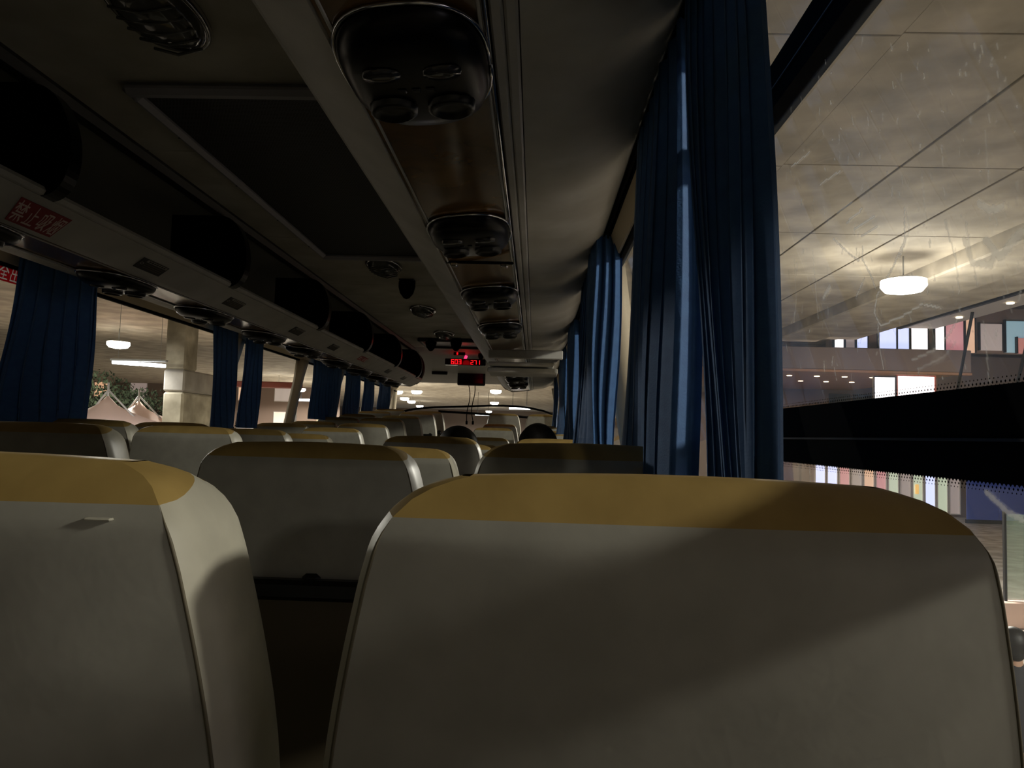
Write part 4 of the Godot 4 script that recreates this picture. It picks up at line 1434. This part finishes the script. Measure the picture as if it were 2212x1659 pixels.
# ------------------------------------------------------------------ the station around the coach
func station() -> void:
	var g := bx(-60, 60, -3.05, -2.85, -30, 130)
	struct("ground", g, M.paving)
	# concrete deck overhead: cast panels with joints, then plain slab farther off
	var dk := base("deck_ceiling")
	obj("deck_slab", bx(-50, 10.4, 3.32, 3.9, -25, 120), M.concrete, dk)
	for i in 8:
		for k in 12:
			var x0 := 3.78 + 1.38 * (i - 3) 
			var z0 := -2.9 + 2.98 * k
			if x0 > 8.0: continue
			obj("concrete_panel", bx(x0 + 0.008, x0 + 1.372, 3.30 - 0.012 * ((i * 7 + k * 3) % 3), 3.33, z0 + 0.01, z0 + 2.97, 0.006), M.concrete, dk)
	obj("edge_beam", bx(7.95, 9.2, 3.02, 3.33, -25, 23, 0.03), M.concrete, dk)
	obj("edge_beam", bx(9.35, 10.4, 3.12, 3.4, -25, 23, 0.03), M.concrete, dk)
	obj("edge_pipe", bx(9.2, 9.35, 3.08, 3.2, -25, 23, 0.02), M.dark_metal, dk)
	# piers
	for q in [[-7.70, 18.87, "pale concrete pier left of the coach, seen through the first left window"], [-13.5, 52.0, "concrete pier far left, beyond the third left window"]]:
		var t := thing("deck_pier", q[2], "pillar", Vector3(q[0], 0, -q[1]))
		var s := S()
		box(s, Vector3(-0.25, 0.0, -0.87), Vector3(0.25, 3.66, 0.87), 0.05)
		obj("lower_shaft", s, M.concrete_pale, t)
		s = S()
		box(s, Vector3(-0.25, 3.67, -0.88), Vector3(0.26, 4.2, 0.88), 0.04)
		obj("upper_shaft", s, M.concrete, t)
		s = S()
		box(s, Vector3(-0.25, 4.2, 0.2), Vector3(0.25, 6.14, 0.86), 0.04)
		obj("head_block", s, M.concrete_pale, t)

func shop_pane(t: Node3D, x0: float, x1: float, y0: float, y1: float, m: Material, fm: Material) -> void:
	# a framed lit shop window facing +z, in the local axes of t
	var f := S()
	var w := 0.04
	for e in [[x0, x1, y0, y0 + w], [x0, x1, y1 - w, y1], [x0, x0 + w, y0 + w, y1 - w], [x1 - w, x1, y0 + w, y1 - w]]:
		box(f, Vector3(e[0], e[2], -0.03), Vector3(e[1], e[3], 0.05))
	var o := obj("window_frame", f, fm, t)
	var p := S()
	box(p, Vector3(x0 + w, y0 + w, -0.02), Vector3(x1 - w, y1 - w, 0.01))
	obj("lit_window", p, m, o)

func right_town() -> void:
	# the shopping building ahead on the right: canopy, downlights, shops on two floors
	var t := thing("shopping_building", "two storey shopping building with lit shops and canopy ahead on the right", "building", V(0, -2.85, 24.0))
	var s := S()
	box(s, Vector3(3.0, 5.16, -0.3), Vector3(14.3, 5.86, 0.0), 0.02)
	obj("fascia", s, M.fascia, t)
	s = S()
	box(s, Vector3(3.0, 5.08, -0.25), Vector3(14.3, 5.16, 0.04), 0.01)
	obj("fascia_edge", s, M.soffit, t)
	s = S()
	box(s, Vector3(3.0, 5.16, -9.0), Vector3(14.3, 5.3, -0.3))
	obj("canopy_soffit", s, M.soffit, t)
	s = S()
	box(s, Vector3(3.0, 0.0, -9.4), Vector3(15.6, 5.3, -9.05))
	obj("ground_floor_wall", s, M.shop_wall, t)
	s = S()
	box(s, Vector3(3.0, 5.86, -4.6), Vector3(24.0, 10.0, -4.3))
	obj("upper_wall", s, M.facade, t)
	s = S()
	box(s, Vector3(14.3, 3.9, -2.5), Vector3(24.0, 5.9, -2.0))
	obj("side_parapet", s, M.fascia, t)
	for r in 2:
		for k in 7:
			var d := S()
			var rg := []
			var c := Vector3(8.6 + 0.93 * k + 0.2 * r, 5.155, -2.4 - 2.2 * r)
			for e in [[0.09, 0.0], [0.085, -0.015], [0.03, -0.02]]:
				var ring := []
				for i in 16: ring.append(c + Vector3(cos(TAU * i / 16) * e[0], e[1], sin(TAU * i / 16) * e[0]))
				rg.append(ring)
			rings_mesh(d, rg, true, true, true)
			obj("downlight", d, M.downlight, t)
	area_light(V(11.0, 2.24, 27.5), Vector3.DOWN, Vector2(6.0, 3.0), 16.0, Color(1.0, 0.85, 0.65))
	# ground floor under the canopy
	shop_pane(t, 11.3, 12.0, 4.2, 5.0, M.white_sign, M.dark_metal)
	shop_pane(t, 12.0, 13.2, 4.2, 5.05, M.white_sign, M.red_awning)
	for k in 3:
		var p := S()
		box(p, Vector3(13.35 + 1.0 * k, 3.4, -9.05), Vector3(14.25 + 1.0 * k, 5.0, -8.98), 0.01)
		obj("shop_glass", p, M.dark_glass, t)
	area_light(V(13.2, 2.3, 22.5), Vector3(0, 0.25, -1), Vector3(9.0, 0.3, 0).length() * Vector2(1, 0.03), 4.0, Color(1.0, 0.93, 0.88))
	for k in 2:      # wall washers
		var l := S()
		box(l, Vector3(16.2 + 1.2 * k, 4.75, -9.0), Vector3(16.5 + 1.2 * k, 4.9, -8.85), 0.03)
		obj("wall_lamp", l, M.downlight, t)
	# upper shops
	var u := [[10.35, 10.65, 5.9, 6.35, "white_sign"], [10.7, 11.0, 5.9, 6.4, "dim_window"], [11.05, 11.4, 5.9, 6.6, "cool_window"], [11.75, 12.3, 5.9, 6.75, "cool_window"], [12.33, 12.7, 5.9, 6.95, "cool_window"], [12.75, 13.28, 5.86, 6.98, "white_sign"], [13.5, 13.8, 5.86, 7.05, "white_sign"], [13.82, 14.4, 5.86, 6.95, "pink_sign"], [14.45, 14.75, 5.86, 7.0, "warm_window"], [14.9, 15.6, 5.95, 6.8, "dim_window"], [15.7, 16.4, 5.9, 6.9, "poster_blue"], [16.0, 16.6, 5.86, 6.35, "poster_red"]]
	for k in u.size():
		var q: Array = u[k]
		var f := S()
		var z := -0.6 if k < 11 else -0.5
		box(f, Vector3(q[0], q[2], z - 0.06), Vector3(q[1], q[3], z), 0.01)
		var o := obj("shop_window", f, M[q[4]], t)
		var fr := S()
		for e in [[q[0] - 0.03, q[0] + 0.01], [q[1] - 0.01, q[1] + 0.03]]:
			box(fr, Vector3(e[0], q[2], z - 0.08), Vector3(e[1], q[3] + 0.04, z + 0.03))
		obj("window_frame", fr, M.dark_metal, o)
	s = S()
	box(s, Vector3(10.2, 5.86, -0.9), Vector3(17.5, 7.3, -0.68))
	obj("shop_back_wall", s, M.facade, t)
	var wk := thing("steel_walkway", "pale steel footbridge with dark struts beyond the deck edge at the right", "bridge", V(12.0, -2.85, 16.0))
	s = S()
	box(s, Vector3(-0.45, 6.32, -6.8), Vector3(0.6, 6.75, 6.0), 0.03)
	obj("bridge_deck", s, M.white_metal, wk)
	s = S()
	box(s, Vector3(-0.5, 6.28, -6.8), Vector3(-0.4, 6.36, 6.0), 0.01)
	obj("lower_rail", s, M.dark_metal, wk)
	for k in 4:
		s = S()
		tube(s, [Vector3(0.0, 6.32, 4.0 - 2.6 * k), Vector3(0.35, 4.4, 2.6 - 2.6 * k)], 0.04, 6)
		obj("strut", s, M.dark_metal, wk)
	for k in 3:
		s = S()
		tube(s, [Vector3(0.1, 6.325, -4.6 + 2.2 * k), Vector3(0.1, 6.29, -4.6 + 2.2 * k)], 0.08, 12)
		obj("bridge_lamp", s, M.downlight, wk)
	# lower shop doors farther right, seen under the window bar
	var dd := thing("shop_front", "row of lit shop doors under the window bar at the right", "building", V(12.6, -2.85, 32.6))
	s = S()
	box(s, Vector3(-0.5, 0.0, -0.4), Vector3(9.0, 4.2, -0.1))
	obj("front_wall", s, M.shop_wall, dd)
	var ms := ["cool_window", "cool_window", "pink_sign", "dim_window", "warm_window", "pink_sign", "green_window", "dim_window", "green_window", "cool_window", "green_window", "dim_window"]
	for k in 12:
		shop_pane(dd, 0.0 + 0.5 * k, 0.46 + 0.5 * k, 0.1, 2.6, M[ms[k]], M.white_metal)
	var yl := S()
	box(yl, Vector3(4.1, 0.9, 0.04), Vector3(4.25, 1.3, 0.09), 0.02)
	obj("yellow_sign", yl, M.yellow_window, dd)
	var hb := thing("blue_hoarding", "plain blue site hoarding at the right beyond the window bar", "fence", V(17.4, -2.85, 30.0))
	for k in 4:
		s = S()
		box(s, Vector3(0.0 + 1.22 * k, 0.15, -0.05), Vector3(1.2 + 1.22 * k, 2.9, 0.0), 0.01)
		obj("hoarding_panel", s, M.blue_hoarding, hb)
	s = S()
	box(s, Vector3(0.0, 0.0, -0.12), Vector3(4.9, 0.15, -0.03))
	obj("base_rail", s, M.dark_metal, hb)
	# glass screen by the platform
	var gs := thing("glass_screen", "tall glass screen with slim grey posts on a pink plinth at the right", "screen", V(8.55, -2.85, 12.8))
	s = S()
	box(s, Vector3(-0.1, 0.0, -0.1), Vector3(2.2, 0.42, 0.1), 0.02)
	obj("plinth", s, M.tent_cloth, gs)
	for k in 4:
		s = S()
		box(s, Vector3(-0.02 + 0.5 * k, 0.4, -0.03), Vector3(0.02 + 0.5 * k, 1.85, 0.03), 0.006)
		obj("post", s, M.dark_metal, gs)
	for k in 3:
		s = S()
		box(s, Vector3(0.03 + 0.5 * k, 0.46, -0.008), Vector3(0.47 + 0.5 * k, 1.8, 0.008))
		obj("glass_panel", s, M.milky, gs)
	# the wide lit concourse on the right behind the camera, a light box front
	var cb := thing("concourse_front", "long lit concourse front beside the coach on the right, behind the camera", "building", V(16.0, -2.85, -9.0))
	s = S()
	box(s, Vector3(0.05, 0.0, -7.0), Vector3(0.4, 4.6, 7.0))
	obj("front_wall", s, M.facade, cb)
	for k in 5:
		s = S()
		box(s, Vector3(-0.02, 2.05, -6.0 + 2.4 * k), Vector3(0.05, 4.05, -4.0 + 2.4 * k), 0.01)
		obj("lit_window", s, M.cool_window, cb)
	area_light(V(15.9, 0.2, -9.0), Vector3(-1, 0, 0), Vector2(11.0, 2.0), 12.0, Color(1.0, 0.93, 0.86))

func left_yard() -> void:
	# tensile canopies with masts
	for k in 2:
		var t := thing("tent_canopy", ["pale pink tensile canopy with white mast, left one behind the left window", "pale pink tensile canopy with white mast, right one beside the pier"][k], "canopy", V(-10.4 - 1.0 * k, -2.85, 20.0 + 3.5 * k), 0.0, "tensile canopies in the yard")
		var m := S()
		tube(m, [Vector3(0, 0, 0), Vector3(0, 3.95, 0)], 0.03, 8)
		obj("mast", m, M.white_metal, t)
		var c := S()
		c.set_smooth_group(0)
		var g := []
		for r in 7:
			var row := []
			for a in 17:
				var w := TAU * a / 16
				var rad := 1.25 * r / 6.0
				row.append(Vector3(cos(w) * rad * 1.15, 3.62 - 0.75 * pow(r / 6.0, 0.6) + 0.06 * cos(4 * w) * r / 6.0, sin(w) * rad))
			g.append(row)
		for r in 6:
			for a in 16:
				quad(c, g[r + 1][a], g[r][a], g[r][a + 1], g[r + 1][a + 1])
		obj("canopy_cloth", c, M.tent_cloth, t)
		var st := S()
		for e in [[-0.55, 0.0], [0.9, 0.2]]:
			tube(st, [Vector3(0, 3.75, 0), Vector3(e[0], 3.0, e[1])], 0.025, 6)
		obj("stay", st, M.white_metal, t)
		var pp := S()
		for e in [[-1.2, -0.8], [1.2, -0.8], [-1.2, 0.8], [1.2, 0.8]]:
			tube(pp, [Vector3(e[0] * 0.9, 0, e[1]), Vector3(e[0] * 0.9, 2.8, e[1])], 0.03, 6)
		obj("support_post", pp, M.white_metal, t)
	# trees behind them
	var leafm := S()
	leafm.set_smooth_group(0)
	quad(leafm, Vector3(-0.05, 0, 0), Vector3(-0.04, 0.02, 0.1), Vector3(0.04, 0.02, 0.1), Vector3(0.05, 0, 0))
	quad(leafm, Vector3(-0.04, 0.02, 0.1), Vector3(-0.005, -0.01, 0.2), Vector3(0.005, -0.01, 0.2), Vector3(0.04, 0.02, 0.1))
	leafm.generate_normals()
	var lm := leafm.commit()
	for k in 3:
		var q: Array = [[-15.0, 29.0, 2.3], [-13.0, 31.0, 2.1], [-18.5, 27.0, 2.4]][k]
		var t := thing("tree", ["dark leafy tree behind the left canopy mast", "dark leafy tree between the canopies and the pier", "dark leafy tree at the far left behind the curtain"][k], "tree", V(q[0], -2.85, q[1]), 0.0, "trees in the yard")
		var tr := S()
		tube(tr, [Vector3(0, 0, 0), Vector3(0.1, 1.2, 0), Vector3(0.0, 2.6, 0.1)], [0.14, 0.11, 0.05], 8)
		obj("trunk", tr, M.bark, t)
		var mm := MultiMesh.new()
		mm.transform_format = MultiMesh.TRANSFORM_3D
		mm.mesh = lm
		mm.instance_count = 6000
		for i in 6000:
			var dir := Vector3(rng.randfn(), rng.randfn(), rng.randfn()).normalized()
			var p: Vector3 = Vector3(0, 3.0, 0) + dir * pow(rng.randf(), 0.45) * q[2] * (0.85 + 0.25 * sin(dir.x * 5.0 + dir.y * 4.0)) * Vector3(1, 0.85, 1)
			mm.set_instance_transform(i, Transform3D(Basis.from_euler(Vector3(rng.randf() * TAU, rng.randf() * TAU, rng.randf() * TAU)) * rng.randf_range(0.4, 0.9), p))
		var mi := MultiMeshInstance3D.new()
		mi.name = "crown"
		mi.multimesh = mm
		mi.material_override = M.leaf
		mi.set_meta("kind", "stuff")
		t.add_child(mi, true)
	# strip light under the deck
	var tl := thing("strip_light", "bright white strip light under the deck beyond the first left window", "lamp", V(-8.3, 1.42, 17.5))
	for k in 2:
		var s := S()
		tube(s, [Vector3(-0.62 + 0.66 * k, 0.02 - 0.03 * k, 0), Vector3(0.0 + 0.62 * k, -0.01 - 0.03 * k, 0)], 0.045, 10)
		obj("light_tube", s, M.tube_glow, tl)
	var hs := S()
	box(hs, Vector3(-0.66, 0.05, -0.06), Vector3(0.66, 0.10, 0.06), 0.01)
	obj("fitting", hs, M.lamp_housing, tl)
	for x in [-0.5, 0.5]:
		var w := S()
		tube(w, [Vector3(x, 0.1, 0), Vector3(x, 1.89, 0)], 0.005, 6)
		obj("hanger", w, M.lamp_housing, tl)
	area_light(V(-8.3, 1.34, 17.5), Vector3.DOWN, Vector2(1.3, 0.1), 5.0, Color(0.95, 0.97, 1.0))
	# building far left with lit windows
	var b := thing("far_building", "far building with rows of dim pink lit windows beyond the third left window", "building", V(-30.0, -2.85, 60.0))
	var s := S()
	box(s, Vector3(-12, 0, -6), Vector3(14, 14, 0))
	obj("wall", s, M.facade, b)
	for r in 3:
		for k in 8:
			if (r * 5 + k * 3) % 4 == 0: continue
			shop_pane(b, -10.0 + 2.9 * k, -8.6 + 2.9 * k, 2.4 + 2.6 * r, 4.2 + 2.6 * r, M.warm_window if (k + r) % 2 else M.dim_window, M.white_metal)
	var aw := thing("red_awning", "faded red awning above the yard behind the pier", "awning", V(-7.6, 1.2, 22.0))
	s = S()
	box(s, Vector3(-1.3, 0.0, -0.6), Vector3(1.6, 0.16, 0.0), 0.03)
	obj("awning_cloth", s, M.red_awning, aw)
	s = S()
	for x in [-1.2, 1.5]: tube(s, [Vector3(x, 0.0, -0.3), Vector3(x, -4.05, -0.3)], 0.04, 6)
	obj("awning_post", s, M.white_metal, aw)

func ahead() -> void:
	var b := thing("station_hall", "pale lit hall at the end of the deck behind the windscreen", "building", V(0, -2.85, 105.0))
	var s := S()
	box(s, Vector3(-30, 0, -4), Vector3(24, 6.2, 0))
	obj("wall", s, M.facade, b)
	for k in 12:
		shop_pane(b, -22.0 + 3.2 * k, -19.2 + 3.2 * k, 0.3, 3.2, [M.cool_window, M.green_window, M.dim_window][k % 3], M.white_metal)
	for k in 3:
		var l := thing("strip_light", ["white strip light low behind the windscreen, above the right front seats", "white strip light behind the windscreen, nearer the cables", "white strip light behind the windscreen at the far left"][k], "lamp", V([0.0, -3.2, -11.0][k], 1.55, [44.0, 60.0, 40.0][k]), 0.0, "strip lights ahead")
		s = S()
		tube(s, [Vector3(-0.6, 0, 0), Vector3(0.6, 0, 0)], 0.06, 8)
		obj("light_tube", s, M.tube_glow, l)
		for x in [-0.4, 0.4]:
			var w := S()
			tube(w, [Vector3(x, 0.05, 0), Vector3(x, 1.78, 0)], 0.015, 6)
			obj("hanger", w, M.dark_metal, l)
